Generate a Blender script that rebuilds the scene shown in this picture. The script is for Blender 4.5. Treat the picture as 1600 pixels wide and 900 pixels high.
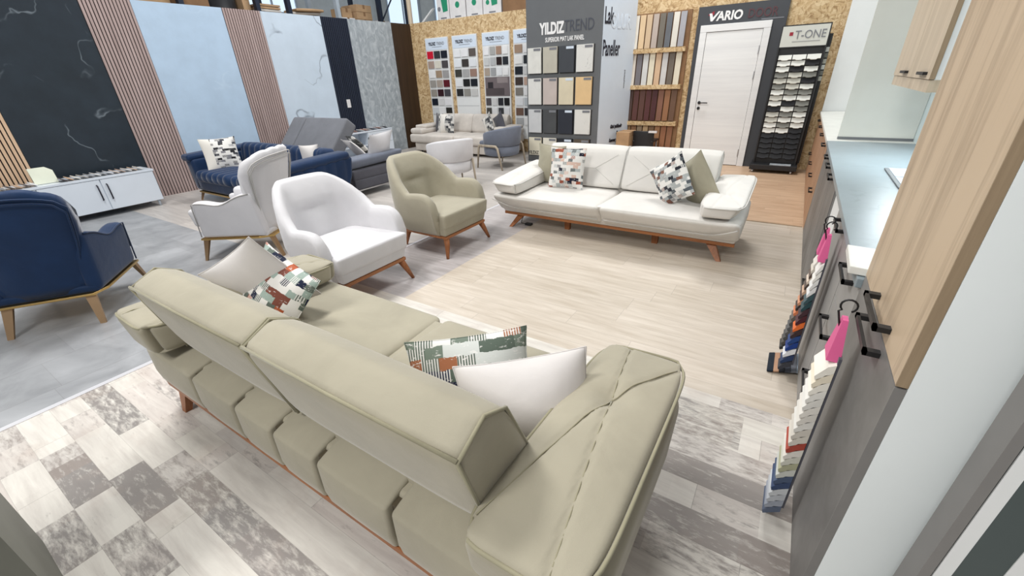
import bpy, bmesh, math, random
from mathutils import Vector, Matrix, Euler
R = math.radians
for o in list(bpy.data.objects): bpy.data.objects.remove(o)
scene = bpy.context.scene
COL = scene.collection
random.seed(7)

# ------------------------------------------------------------ camera
YAW, PIT, ROL, FPX, CAMH = 0.579404, 0.469526, -0.0391391, 652.986, 1.55
_cy, _sy, _cp, _sp, _cr, _sr = math.cos(YAW), math.sin(YAW), math.cos(PIT), math.sin(PIT), math.cos(ROL), math.sin(ROL)
_f = Vector((-_sy, _cy, 0)); _r = Vector((_cy, _sy, 0)); _u = Vector((0, 0, 1))
_f2 = _f*_cp - _u*_sp; _u2 = _u*_cp + _f*_sp
_rr = _r*_cr + _u2*_sr; _uu = -_r*_sr + _u2*_cr
cam = bpy.data.cameras.new('camera'); co = bpy.data.objects.new('camera', cam); COL.objects.link(co)
m = Matrix((( _rr.x, _uu.x, -_f2.x, 0), (_rr.y, _uu.y, -_f2.y, 0), (_rr.z, _uu.z, -_f2.z, CAMH), (0, 0, 0, 1)))
co.matrix_world = m
cam.sensor_width = 36; cam.lens = 36*FPX/1600; cam.clip_start = 0.02; cam.clip_end = 200
scene.camera = co
# ------------------------------------------------------------ light
w = bpy.data.worlds.new('world'); scene.world = w; w.use_nodes = True
bg = w.node_tree.nodes['Background']; bg.inputs[0].default_value = (0.96, 0.98, 1.0, 1); bg.inputs[1].default_value = 0.37
def area(name, loc, target, size, power, color=(1, 1, 1), sy=None):
    l = bpy.data.lights.new(name, 'AREA'); l.energy = power; l.color = color; l.shape = 'RECTANGLE'
    l.size = size; l.size_y = sy or size
    o = bpy.data.objects.new(name, l); COL.objects.link(o); o.location = loc
    o.rotation_euler = (Vector(target)-Vector(loc)).to_track_quat('-Z', 'Y').to_euler()
    return o
area('warehouse_lamp', (-4.6, 1.2, 6.0), (-3.6, 1.6, 0), 1.5, 330, (1, 0.985, 0.96))
area('warehouse_lamp', (-1.5, 7.0, 6.0), (-1.6, 5.6, 0), 1.5, 235, (1, 0.985, 0.96))
area('warehouse_lamp', (-6.8, 6.0, 6.0), (-6.6, 5.6, 0), 1.5, 170, (0.96, 0.98, 1.0))
area('warehouse_lamp', (-1.4, -2.4, 4.6), (-0.4, 1.0, 0.3), 1.5, 190, (1, 0.98, 0.95))  # unseen lamp, lowered and strengthened to brighten sides facing the camera
scene.view_settings.view_transform = 'Standard'; scene.view_settings.look = 'None'
scene.view_settings.gamma = 1; scene.view_settings.use_curve_mapping = False
scene.view_settings.exposure = -0.13

# ------------------------------------------------------------ materials
def lin(c):
    c = c/255.0
    return c/12.92 if c <= 0.04045 else ((c+0.055)/1.055)**2.4
def C3(r, g, b): return (lin(r), lin(g), lin(b), 1)
class NT:
    def __init__(s, name):
        s.m = bpy.data.materials.new(name); s.m.use_nodes = True; s.t = s.m.node_tree
        s.b = s.t.nodes['Principled BSDF']
    def n(s, typ, **kw):
        nd = s.t.nodes.new(typ)
        for k, v in kw.items(): setattr(nd, k, v)
        return nd
    def l(s, a, b): s.t.links.new(a, b)
    def put(s, sock, v):
        if hasattr(v, 'is_linked') or hasattr(v, 'links'): s.l(v, sock)
        else: sock.default_value = v
    def mth(s, op, a, b=0.0, c=0.0):
        nd = s.n('ShaderNodeMath', operation=op); s.put(nd.inputs[0], a); s.put(nd.inputs[1], b)
        if op in ('MULTIPLY_ADD', 'SMOOTH_MIN', 'WRAP'): s.put(nd.inputs[2], c)
        return nd.outputs[0]
    def pos(s, obj=True):
        tc = s.n('ShaderNodeTexCoord'); return tc.outputs['Object']
    def xyz(s, v):
        nd = s.n('ShaderNodeSeparateXYZ'); s.l(v, nd.inputs[0]); return nd.outputs
    def vec(s, x, y, z=0.0):
        nd = s.n('ShaderNodeCombineXYZ'); s.put(nd.inputs[0], x); s.put(nd.inputs[1], y); s.put(nd.inputs[2], z); return nd.outputs[0]
    def vmul(s, v, k):
        nd = s.n('ShaderNodeVectorMath', operation='MULTIPLY'); s.l(v, nd.inputs[0]); nd.inputs[1].default_value = k; return nd.outputs[0]
    def vadd(s, v, k):
        nd = s.n('ShaderNodeVectorMath', operation='ADD'); s.l(v, nd.inputs[0]); s.put(nd.inputs[1], k); return nd.outputs[0]
    def noise(s, v, scale=5, detail=4, rough=0.55, dist=0.0, out='Fac'):
        nd = s.n('ShaderNodeTexNoise'); s.l(v, nd.inputs['Vector']); nd.inputs['Scale'].default_value = scale
        nd.inputs['Detail'].default_value = detail; nd.inputs['Roughness'].default_value = rough; nd.inputs['Distortion'].default_value = dist
        return nd.outputs[out]
    def wn(s, v, out='Value'):
        nd = s.n('ShaderNodeTexWhiteNoise', noise_dimensions='3D'); s.l(v, nd.inputs['Vector']); return nd.outputs[out]
    def ramp(s, f, stops, const=False):
        nd = s.n('ShaderNodeValToRGB'); s.l(f, nd.inputs[0]); cr = nd.color_ramp
        if const: cr.interpolation = 'CONSTANT'
        cr.elements.remove(cr.elements[1]); cr.elements[0].position = stops[0][0]; cr.elements[0].color = stops[0][1]
        for p, c in stops[1:]: cr.elements.new(p).color = c
        return nd.outputs[0]
    def mix(s, f, a, b, mode='MIX'):
        nd = s.n('ShaderNodeMix', data_type='RGBA', blend_type=mode)
        s.put(nd.inputs[0], f); s.put(nd.inputs[6], a); s.put(nd.inputs[7], b); return nd.outputs[2]
    def bump(s, h, strength=0.2, dist=0.01):
        nd = s.n('ShaderNodeBump'); s.l(h, nd.inputs['Height']); nd.inputs['Strength'].default_value = strength
        nd.inputs['Distance'].default_value = dist; s.l(nd.outputs[0], s.b.inputs['Normal'])
    def out(s, color=None, rough=0.5, metal=0.0, spec=0.5, sheen=0.0):
        if color is not None: s.put(s.b.inputs['Base Color'], color)
        s.put(s.b.inputs['Roughness'], rough); s.b.inputs['Metallic'].default_value = metal
        s.b.inputs['Specular IOR Level'].default_value = spec; s.b.inputs['Sheen Weight'].default_value = sheen
        return s.m
def plain(name, rgb, rough=0.5, metal=0.0, spec=0.5, var=0.04, scale=6):
    k = NT(name); c = C3(*rgb)
    f = k.noise(k.pos(), scale, 3)
    dk = tuple(x*(1-var*2) for x in c[:3])+(1,); lt = tuple(min(1, x*(1+var)) for x in c[:3])+(1,)
    return k.out(k.ramp(f, [(0.3, dk), (0.7, lt)]), rough, metal, spec)
def fabric(name, rgb, rough=0.85, sheen=0.25, var=0.08, weave=450):
    k = NT(name); c = C3(*rgb); p = k.pos()
    f = k.noise(p, 3.5, 4, 0.6, 0.4)
    dk = tuple(x*(1-var*2) for x in c[:3])+(1,); lt = tuple(min(1, x*(1+var)) for x in c[:3])+(1,)
    col = k.ramp(f, [(0.3, dk), (0.7, lt)])
    h = k.mth('ADD', k.mth('MULTIPLY', k.noise(p, weave, 2), 0.15), k.mth('MULTIPLY', k.noise(p, 9, 3, 0.5, 0.8), 1.0))
    k.bump(h, 0.22, 0.012)
    k.b.inputs['Sheen Roughness'].default_value = 0.4
    return k.out(col, rough, 0, 0.25, sheen)
def wood(name, a, b, axis='Z', scale=1.0, rough=0.5, fine=1.0):
    k = NT(name); p = k.pos()
    st = {'X': (0.35, 7, 7), 'Y': (7, 0.35, 7), 'Z': (7, 7, 0.35)}[axis]
    v = k.vmul(p, tuple(x*scale for x in st))
    f = k.noise(v, 2.2, 6, 0.6, 0.6); g = k.noise(k.vmul(v, (6, 6, 6)), 2.0, 3, 0.7)
    t = k.mth('ADD', k.mth('MULTIPLY', f, 0.75), k.mth('MULTIPLY', g, 0.25*fine))
    col = k.ramp(t, [(0.32, C3(*a)), (0.62, C3(*b))]); k.bump(g, 0.1, 0.002)
    return k.out(col, rough, 0, 0.4)
def marble(name, base, vein, scale=1.2, rough=0.25, thin=0.02, cloud=0.06):
    k = NT(name); p = k.pos(); 
    v = k.vadd(p, k.vmul(k.noise(p, 1.3*scale, 4, 0.6, 0, 'Color'), (0.42, 0.42, 0.42)))
    n = k.noise(v, 1.1*scale, 2, 0.5)
    d = k.mth('ABSOLUTE', k.mth('SUBTRACT', n, 0.5))
    msk = k.ramp(d, [(0.0, (1, 1, 1, 1)), (thin, (0, 0, 0, 1))])
    gate = k.ramp(k.noise(p, 1.7*scale, 3), [(0.5, (0, 0, 0, 1)), (0.62, (1, 1, 1, 1))])
    msk = k.mix(1.0, msk, gate, 'MULTIPLY')
    c = C3(*base); cl = k.ramp(k.noise(p, 3.0, 6, 0.62), [(0.3, tuple(x*(1-cloud*2) for x in c[:3])+(1,)), (0.7, tuple(min(1, x*(1+cloud)) for x in c[:3])+(1,))])
    return k.out(k.mix(msk, cl, C3(*vein)), rough)
M = {}
M['sage'] = fabric('sage_velvet', (165, 159, 141), 0.75, 0.3, 0.05)
M['sage_dark'] = fabric('sage_groove_cloth', (84, 76, 60), 0.85, 0.1, 0.05)
M['sage_pillow'] = fabric('sage_pillow_linen', (158, 153, 134))
M['cream'] = fabric('cream_weave', (215, 212, 207), 0.85, 0.2, 0.03)
M['cream_pipe'] = fabric('grey_cream_piping', (198, 196, 191))
M['white_fab'] = fabric('white_velvet', (212, 211, 214), 0.8, 0.2, 0.03)
M['white_pipe'] = fabric('grey_piping', (186, 184, 182))
M['silk'] = fabric('white_satin_cloth', (214, 210, 208), 0.5, 0.3, 0.03)
M['navy'] = fabric('navy_velvet', (19, 46, 82), 0.6, 0.3, 0.10)
M['navy_dark'] = fabric('dark_navy_velvet', (18, 34, 64), 0.6, 0.3, 0.10)
M['grey_fab'] = fabric('mid_grey_weave', (118, 120, 126), 0.85, 0.2, 0.06)
M['grey_dark'] = fabric('charcoal_weave', (84, 84, 92), 0.85, 0.2, 0.06)
M['blue_grey'] = fabric('blue_grey_weave', (112, 118, 132), 0.85, 0.2, 0.06)
M['beige_fab'] = fabric('beige_weave', (205, 198, 190))
M['black_gap'] = plain('black_lining', (26, 26, 30), 0.9)
M['walnut'] = wood('orange_walnut', (128, 78, 46), (172, 112, 68), 'X', 2.0, 0.45)
M['walnut_leg'] = wood('orange_walnut_leg', (120, 72, 42), (164, 104, 62), 'Z', 2.0, 0.45)
M['oak_leg'] = wood('grey_oak_leg', (140, 128, 112), (178, 166, 148), 'Z', 2.0)
M['gold'] = plain('brass', (206, 172, 110), 0.28, 1.0, 0.5, 0.03)
M['gold_leg'] = plain('brushed_brass', (190, 158, 124), 0.33, 1.0)
M['black_metal'] = plain('black_handle_metal', (34, 33, 34), 0.45, 0.3)
M['black'] = plain('black_lacquer', (28, 29, 32), 0.45)
M['white_gloss'] = plain('white_gloss_board', (214, 222, 232), 0.22, 0, 0.5, 0.01)
M['white_mat'] = plain('white_melamine', (224, 226, 226), 0.45, 0, 0.4, 0.01)
M['gable_white'] = plain('cool_white_melamine', (232, 238, 239), 0.5, 0, 0.4, 0.015, 3)
M['steel'] = plain('brushed_steel', (190, 190, 192), 0.35, 0.9)
M['strip'] = plain('silver_trim', (226, 226, 230), 0.35, 0.3, 0.5, 0.01)
M['tower'] = plain('slate_grey_board', (102, 105, 108), 0.5, 0, 0.4, 0.02)
M['vario'] = plain('anthracite_board', (66, 69, 74), 0.5, 0, 0.4, 0.02)
M['poster'] = plain('pale_blue_gloss_poster', (212, 224, 238), 0.2, 0, 0.5, 0.01)
M['textblack'] = plain('black_print', (34, 34, 48), 0.6)
M['textwhite'] = plain('white_print', (238, 238, 238), 0.6)
M['textgrey'] = plain('grey_print', (122, 124, 130), 0.6)
M['textdim'] = plain('dim_slate_print', (72, 76, 86), 0.6)
M['textghost'] = plain('faint_white_print', (218, 229, 242), 0.35)
M['textred'] = plain('red_print', (150, 30, 48), 0.6)
M['textdimred'] = plain('dim_red_print', (86, 54, 60), 0.6)
M['green_logo'] = plain('green_print', (28, 140, 104), 0.6)
M['card'] = plain('cardboard', (182, 150, 116), 0.8, 0, 0.2, 0.08)
M['card_dark'] = plain('brown_cardboard', (140, 108, 80), 0.8, 0, 0.2, 0.08)
M['box_white'] = plain('white_carton', (222, 220, 220), 0.7)
M['rack_blue'] = plain('dark_blue_rack_steel', (34, 44, 62), 0.5, 0.3)
M['rack_pale'] = plain('pale_grey_steel', (186, 196, 206), 0.5, 0.3)
M['shed'] = plain('pale_cladding', (206, 212, 214), 0.6, 0, 0.3, 0.03)
M['worktop'] = marble('blue_grey_worktop', (134, 146, 152), (120, 132, 138), 2.0, 0.35, 0.02, 0.06)
M['white_top'] = plain('off_white_worktop', (222, 222, 216), 0.35)
M['cream_wall'] = plain('cream_melamine', (206, 207, 200), 0.45, 0, 0.3, 0.01)
M['splash'] = plain('pale_splashback', (210, 224, 226), 0.3, 0, 0.4, 0.01)
M['oak'] = wood('light_oak_front', (144, 124, 101), (193, 172, 146), 'Z', 0.8, 0.45, 1.6)
M['oak_edge'] = wood('dark_oak_edge', (124, 106, 84), (158, 138, 112), 'Z', 1.0, 0.5)
M['oak_pale'] = wood('pale_oak_front', (176, 160, 138), (204, 188, 166), 'Z', 0.7, 0.45)
M['brown_oak'] = wood('brown_oak_front', (142, 106, 78), (176, 138, 108), 'Z', 0.7, 0.5)
M['concrete'] = marble('grey_concrete_front', (120, 118, 116), (144, 142, 140), 1.0, 0.5, 0.05, 0.2)
M['concrete_lt'] = marble('light_grey_concrete_front', (150, 148, 146), (160, 158, 156), 1.0, 0.5, 0.03, 0.06)
M['concrete_edge'] = plain('grey_edge_band', (122, 120, 118), 0.5)
M['pink'] = plain('pink_hanger_card', (216, 94, 146), 0.6)
M['door_white'] = wood('whitewashed_door_grain', (222, 223, 224), (235, 236, 236), 'X', 0.6, 0.45)
M['slat_black'] = plain('black_felt', (26, 22, 26), 0.9)

def osb():
    k = NT('oriented_strand_board'); p = k.pos()
    wv = k.vadd(p, k.vmul(k.noise(p, 7, 2, 0.5, 0, 'Color'), (0.25, 0.25, 0.25)))
    def chips(vv, sc):
        vo = k.n('ShaderNodeTexVoronoi'); k.l(vv, vo.inputs['Vector']); vo.inputs['Scale'].default_value = sc; return vo.outputs['Color']
    a = k.xyz(chips(k.vmul(wv, (1, 1, 3.0)), 16))[0]; b = k.xyz(chips(k.vmul(wv, (2.6, 1, 1)), 15))[1]
    t = k.mth('ADD', k.mth('MULTIPLY', a, 0.5), k.mth('MULTIPLY', b, 0.5))
    col = k.ramp(t, [(0.1, C3(160, 128, 88)), (0.45, C3(198, 168, 124)), (0.8, C3(220, 196, 156))])
    return k.out(col, 0.7)
M['osb'] = osb()
def stone_panel():
    k = NT('grey_brushed_stone'); p = k.pos(); v = k.vmul(p, (1, 1.6, 0.9))
    f = k.noise(v, 5, 6, 0.62, 1.6)
    return k.out(k.ramp(f, [(0.3, C3(138, 146, 152)), (0.5, C3(160, 168, 174)), (0.72, C3(196, 202, 206))]), 0.4)
M['stone'] = stone_panel()
M['dark_marble'] = marble('dark_slate_marble', (36, 46, 56), (112, 122, 130), 1.0, 0.35, 0.006, 0.14)
M['white_marble'] = marble('white_marble', (200, 214, 228), (138, 148, 160), 0.9, 0.2, 0.010, 0.03)
M['blue_tinted'] = marble('blue_tinted_grey_board', (182, 204, 226), (190, 210, 230), 1.0, 0.28, 0.01, 0.04)  # light grey board with reflected blue daylight put into its base colour
M['brown_board'] = wood('dark_brown_board', (44, 30, 18), (60, 42, 26), 'Z', 1.0, 0.5)
M['slat_tan'] = wood('tan_slat', (204, 172, 142), (222, 192, 162), 'Z', 1.0, 0.5)
M['slat_mauve'] = wood('mauve_oak_slat', (156, 136, 132), (182, 162, 158), 'Z', 1.0, 0.5)
M['slat_ink'] = wood('ink_slat', (24, 32, 48), (36, 44, 62), 'Z', 1.0, 0.5)

def s_nodes(k, op): return [n for n in k.t.nodes if n.bl_idname == 'ShaderNodeMath' and n.operation == op]
def floor_mat(kind):
    k = NT('floor_'+kind); p = k.pos(); x, y, z = k.xyz(p)
    W, L = {'patch': (0.13, 1.2), 'beige': (0.19, 1.25), 'lilac': (0.19, 1.25), 'orange': (0.10, 0.9), 'tile': (0.42, 0.85), 'pale': (0.2, 1.2)}[kind]
    if kind == 'tile': x, y = y, x
    if kind == 'patch': y = k.mth('SUBTRACT', y, 0.09)
    row = k.mth('FLOOR', k.mth('DIVIDE', y, W))
    off = k.mth('MULTIPLY', k.wn(k.vec(row, 3.3, 1.7)), L)
    xs = k.mth('DIVIDE', k.mth('ADD', x, off), L); colm = k.mth('FLOOR', xs)
    idv = k.wn(k.vec(row, colm, 0.5)); id2 = k.wn(k.vec(row, colm, 9.5))
    st = k.vadd(k.vmul(p, (1.2, 11, 1) if kind != 'tile' else (2.5, 2.5, 1)), k.vec(k.mth('MULTIPLY', idv, 37.0), k.mth('MULTIPLY', id2, 11.0)))
    grain = k.noise(st, 2.0, 6, 0.65, 0.5)
    def R2(f, a, b): return k.ramp(f, [(0.3, C3(*a)), (0.7, C3(*b))])
    if kind == 'patch':
        seg = k.mth('FLOOR', k.mth('DIVIDE', k.mth('ADD', x, k.mth('MULTIPLY', idv, 0.4)), 0.235))
        far = k.ramp(x, [(0.0, (0, 0, 0, 1)), (1.0, (1, 1, 1, 1))])
        sid = k.wn(k.vec(row, seg, 4.5)); sid2 = k.wn(k.vec(row, seg, 7.5))
        isl = k.mth('GREATER_THAN', id2, 0.45)
        tone = k.mth('ADD', k.mth('MULTIPLY', sid, k.mth('SUBTRACT', 1.0, isl)), k.mth('MULTIPLY', idv, isl))
        base = k.ramp(tone, [(0.0, C3(208, 204, 196)), (0.2, C3(190, 182, 176)), (0.36, C3(214, 210, 202)), (0.55, C3(200, 190, 184)), (0.68, C3(206, 202, 192)), (0.86, C3(178, 172, 168))], True)
        base = k.mix(0.55, base, k.ramp(grain, [(0.3, C3(180, 172, 166)), (0.65, C3(226, 222, 214))]), 'MIX')
        amt = k.ramp(tone, [(0.0, (0.15, 0.15, 0.15, 1)), (0.2, (0.38, 0.38, 0.38, 1)), (0.36, (0.05, 0.05, 0.05, 1)), (0.55, (0.25, 0.25, 0.25, 1)), (0.74, (0.05, 0.05, 0.05, 1)), (0.9, (0.55, 0.55, 0.55, 1))], True)
        for (r0, xa, xb, am) in ((0, -2.25, -1.87, 1.0), (-1, -2.56, -2.2, 1.0), (1, -1.93, -0.6, 0.85), (1, -3.15, -2.55, 0.8), (-2, -2.2, -1.88, 0.75), (-1, -1.9, -1.55, 0.7), (-3, -2.0, -1.3, 0.7), (3, -2.9, -2.5, 0.6), (10, -0.62, 0.4, 1.05), (8, -0.35, 0.4, 1.0), (12, -0.6, 0.1, 0.72), (7, -0.4, 0.4, 0.6), (11, -1.2, -0.3, 0.8), (13, -1.5, 0.1, 0.62), (10, -2.0, -1.2, 0.8)):
            bx = k.mth('MULTIPLY', k.mth('COMPARE', row, float(r0)), k.mth('MULTIPLY', k.mth('GREATER_THAN', x, xa), k.mth('LESS_THAN', x, xb)))
            for nd in s_nodes(k, 'COMPARE'): nd.inputs[2].default_value = 0.3
            amt = k.mth('MAXIMUM', amt, k.mth('MULTIPLY', bx, am))
        dis = k.noise(k.vadd(k.vmul(p, (7, 26, 1)), k.vec(k.mth('MULTIPLY', idv, 50.0), 0.0)), 1.5, 8, 0.72, 0.25)
        v = k.mth('ADD', dis, k.mth('MULTIPLY', amt, 0.38))
        mk = k.ramp(v, [(0.66, (0, 0, 0, 1)), (0.86, (1, 1, 1, 1))])
        dk_ = k.mix(sid, C3(122, 117, 115), C3(134, 124, 118))
        col = k.mix(k.mth('MULTIPLY', mk, 0.85), base, dk_)
        stain = k.ramp(k.noise(p, 3.4, 4, 0.6), [(0.55, (0, 0, 0, 1)), (0.75, (1, 1, 1, 1))])
        col = k.mix(k.mth('MULTIPLY', stain, 0.35), col, C3(176, 158, 146))
        rough = 0.5
    elif kind == 'beige':
        col = k.mix(0.38, R2(grain, (172, 159, 142), (213, 204, 192)), k.ramp(idv, [(0, C3(188, 176, 160)), (1, C3(214, 203, 190))])); rough = 0.4
    elif kind == 'lilac':
        col = k.mix(0.35, R2(grain, (150, 144, 142), (202, 197, 197)), k.ramp(idv, [(0, C3(158, 152, 151)), (1, C3(198, 193, 193))])); rough = 0.38
    elif kind == 'orange':
        col = k.mix(0.3, R2(grain, (166, 134, 106), (210, 182, 154)), k.ramp(idv, [(0, C3(178, 146, 118)), (1, C3(214, 184, 154))])); rough = 0.4
    elif kind == 'pale':
        col = k.mix(0.5, R2(grain, (160, 154, 150), (200, 194, 188)), k.ramp(idv, [(0, C3(164, 160, 156)), (1, C3(202, 196, 190))])); rough = 0.4
    else:
        col = k.mix(0.3, k.ramp(k.noise(p, 3.0, 6, 0.6, 0.6), [(0.3, C3(126, 128, 131)), (0.7, C3(172, 174, 177))]), k.ramp(idv, [(0, C3(134, 136, 139)), (1, C3(172, 174, 178))])); rough = 0.38
    fy = k.mth('FRACT', k.mth('DIVIDE', y, W)); fx = k.mth('FRACT', xs)
    gap = k.mth('MAXIMUM', k.mth('LESS_THAN', fy, 0.010), k.mth('LESS_THAN', fx, 0.0022))
    col = k.mix(k.mth('MULTIPLY', gap, 0.35), col, C3(90, 84, 80))
    k.bump(grain, 0.05, 0.002)
    return k.out(col, rough, 0, 0.45)

def patchwork(name, palette, nx=5, nz=9, cream_band=None):
    """brick like patches of cloth in rows; palette = list of (position, rgb)"""
    k = NT(name); p = k.pos(); x, y, z = k.xyz(p)
    wob = k.noise(p, 26, 3, 0.6)
    yy = k.mth('ADD', k.mth('MULTIPLY', y, nz/0.42), k.mth('MULTIPLY', k.mth('SUBTRACT', wob, 0.5), 0.55))
    row = k.mth('FLOOR', yy)
    xx = k.mth('ADD', k.mth('MULTIPLY', x, nx/0.42), k.mth('MULTIPLY', k.wn(k.vec(row, 2.2, 0.1)), 3.0))
    colm = k.mth('FLOOR', xx)
    side = k.mth('GREATER_THAN', z, 0.0)
    idv = k.wn(k.vec(row, colm, 3.1))
    col = k.ramp(idv, [(a, C3(*c)) for a, c in palette], True)
    fine = k.noise(k.vmul(p, (60, 420, 60)), 1.0, 2)
    stripe = k.mth('MULTIPLY', k.mth('GREATER_THAN', k.mth('FRACT', k.mth('MULTIPLY', x, 95.0)), 0.5), k.mth('GREATER_THAN', k.wn(k.vec(row, colm, 8.8)), 0.74))
    col = k.mix(k.mth('MULTIPLY', stripe, 0.8), col, C3(224, 222, 218))
    wear = k.ramp(k.noise(k.vmul(p, (30, 90, 30)), 1.0, 4, 0.7), [(0.60, (0, 0, 0, 1)), (0.63, (1, 1, 1, 1))])
    col = k.mix(k.mth('MULTIPLY', wear, 0.75), col, C3(222, 220, 216))
    if cream_band is not None:
        a, b = cream_band
        ins = k.mth('MULTIPLY', k.mth('GREATER_THAN', x, a), k.mth('LESS_THAN', x, b))
        col = k.mix(ins, col, C3(226, 222, 214))
    k.bump(fine, 0.3, 0.002)
    return k.out(col, 0.85, 0, 0.2, 0.15)
PAL_RUST = [(0, (222, 220, 216)), (0.24, (96, 106, 98)), (0.42, (26, 34, 58)), (0.56, (176, 92, 58)), (0.68, (150, 166, 158)), (0.82, (222, 220, 216)), (0.92, (120, 70, 58))]
PAL_GREEN = [(0, (84, 96, 86)), (0.28, (214, 214, 210)), (0.46, (32, 38, 60)), (0.62, (108, 120, 108)), (0.8, (150, 96, 66)), (0.88, (196, 200, 196))]
PAL_MONO = [(0, (226, 224, 220)), (0.26, (84, 90, 96)), (0.42, (226, 224, 220)), (0.58, (120, 82, 68)), (0.72, (36, 38, 48)), (0.80, (168, 172, 172))]
PAL_GREY = [(0, (224, 222, 218)), (0.5, (60, 62, 70)), (0.66, (224, 222, 218)), (0.8, (130, 130, 134)), (0.92, (40, 40, 44))]
PAL_BRICK = [(0, (222, 220, 216)), (0.2, (110, 116, 116)), (0.36, (146, 78, 58)), (0.47, (28, 30, 48)), (0.6, (170, 176, 176)), (0.76, (222, 220, 216)), (0.92, (206, 178, 164))]
M['pw_rust'] = patchwork('rust_navy_patchwork_cloth', PAL_RUST, 10, 12)
M['pw_green'] = patchwork('green_navy_patchwork_cloth', PAL_GREEN, 6, 9)
M['pw_mono'] = patchwork('black_white_patchwork_cloth', PAL_MONO, 9, 14)
M['pw_brick'] = patchwork('brick_red_patchwork_cloth', PAL_BRICK, 9, 13)
M['pw_band'] = patchwork('cream_cloth_with_dashes', PAL_GREY, 7, 14, (-0.30, -0.10))
M['pw_camo'] = patchwork('grey_camouflage_cloth', [(0, (204, 202, 198)), (0.4, (96, 98, 100)), (0.7, (150, 150, 148)), (0.85, (60, 62, 66))], 7, 8, (-0.13, 0.02))
M['pw_grey'] = patchwork('grey_leaf_cloth', [(0, (216, 214, 208)), (0.45, (110, 112, 112)), (0.75, (64, 66, 66))], 4, 5)
_mc = {}
def colmat(rgb, rough=0.5):
    key = (rgb, rough)
    if key not in _mc: _mc[key] = plain('sample_%02x%02x%02x' % rgb, rgb, rough, 0, 0.4, 0.03)
    return _mc[key]

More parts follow.
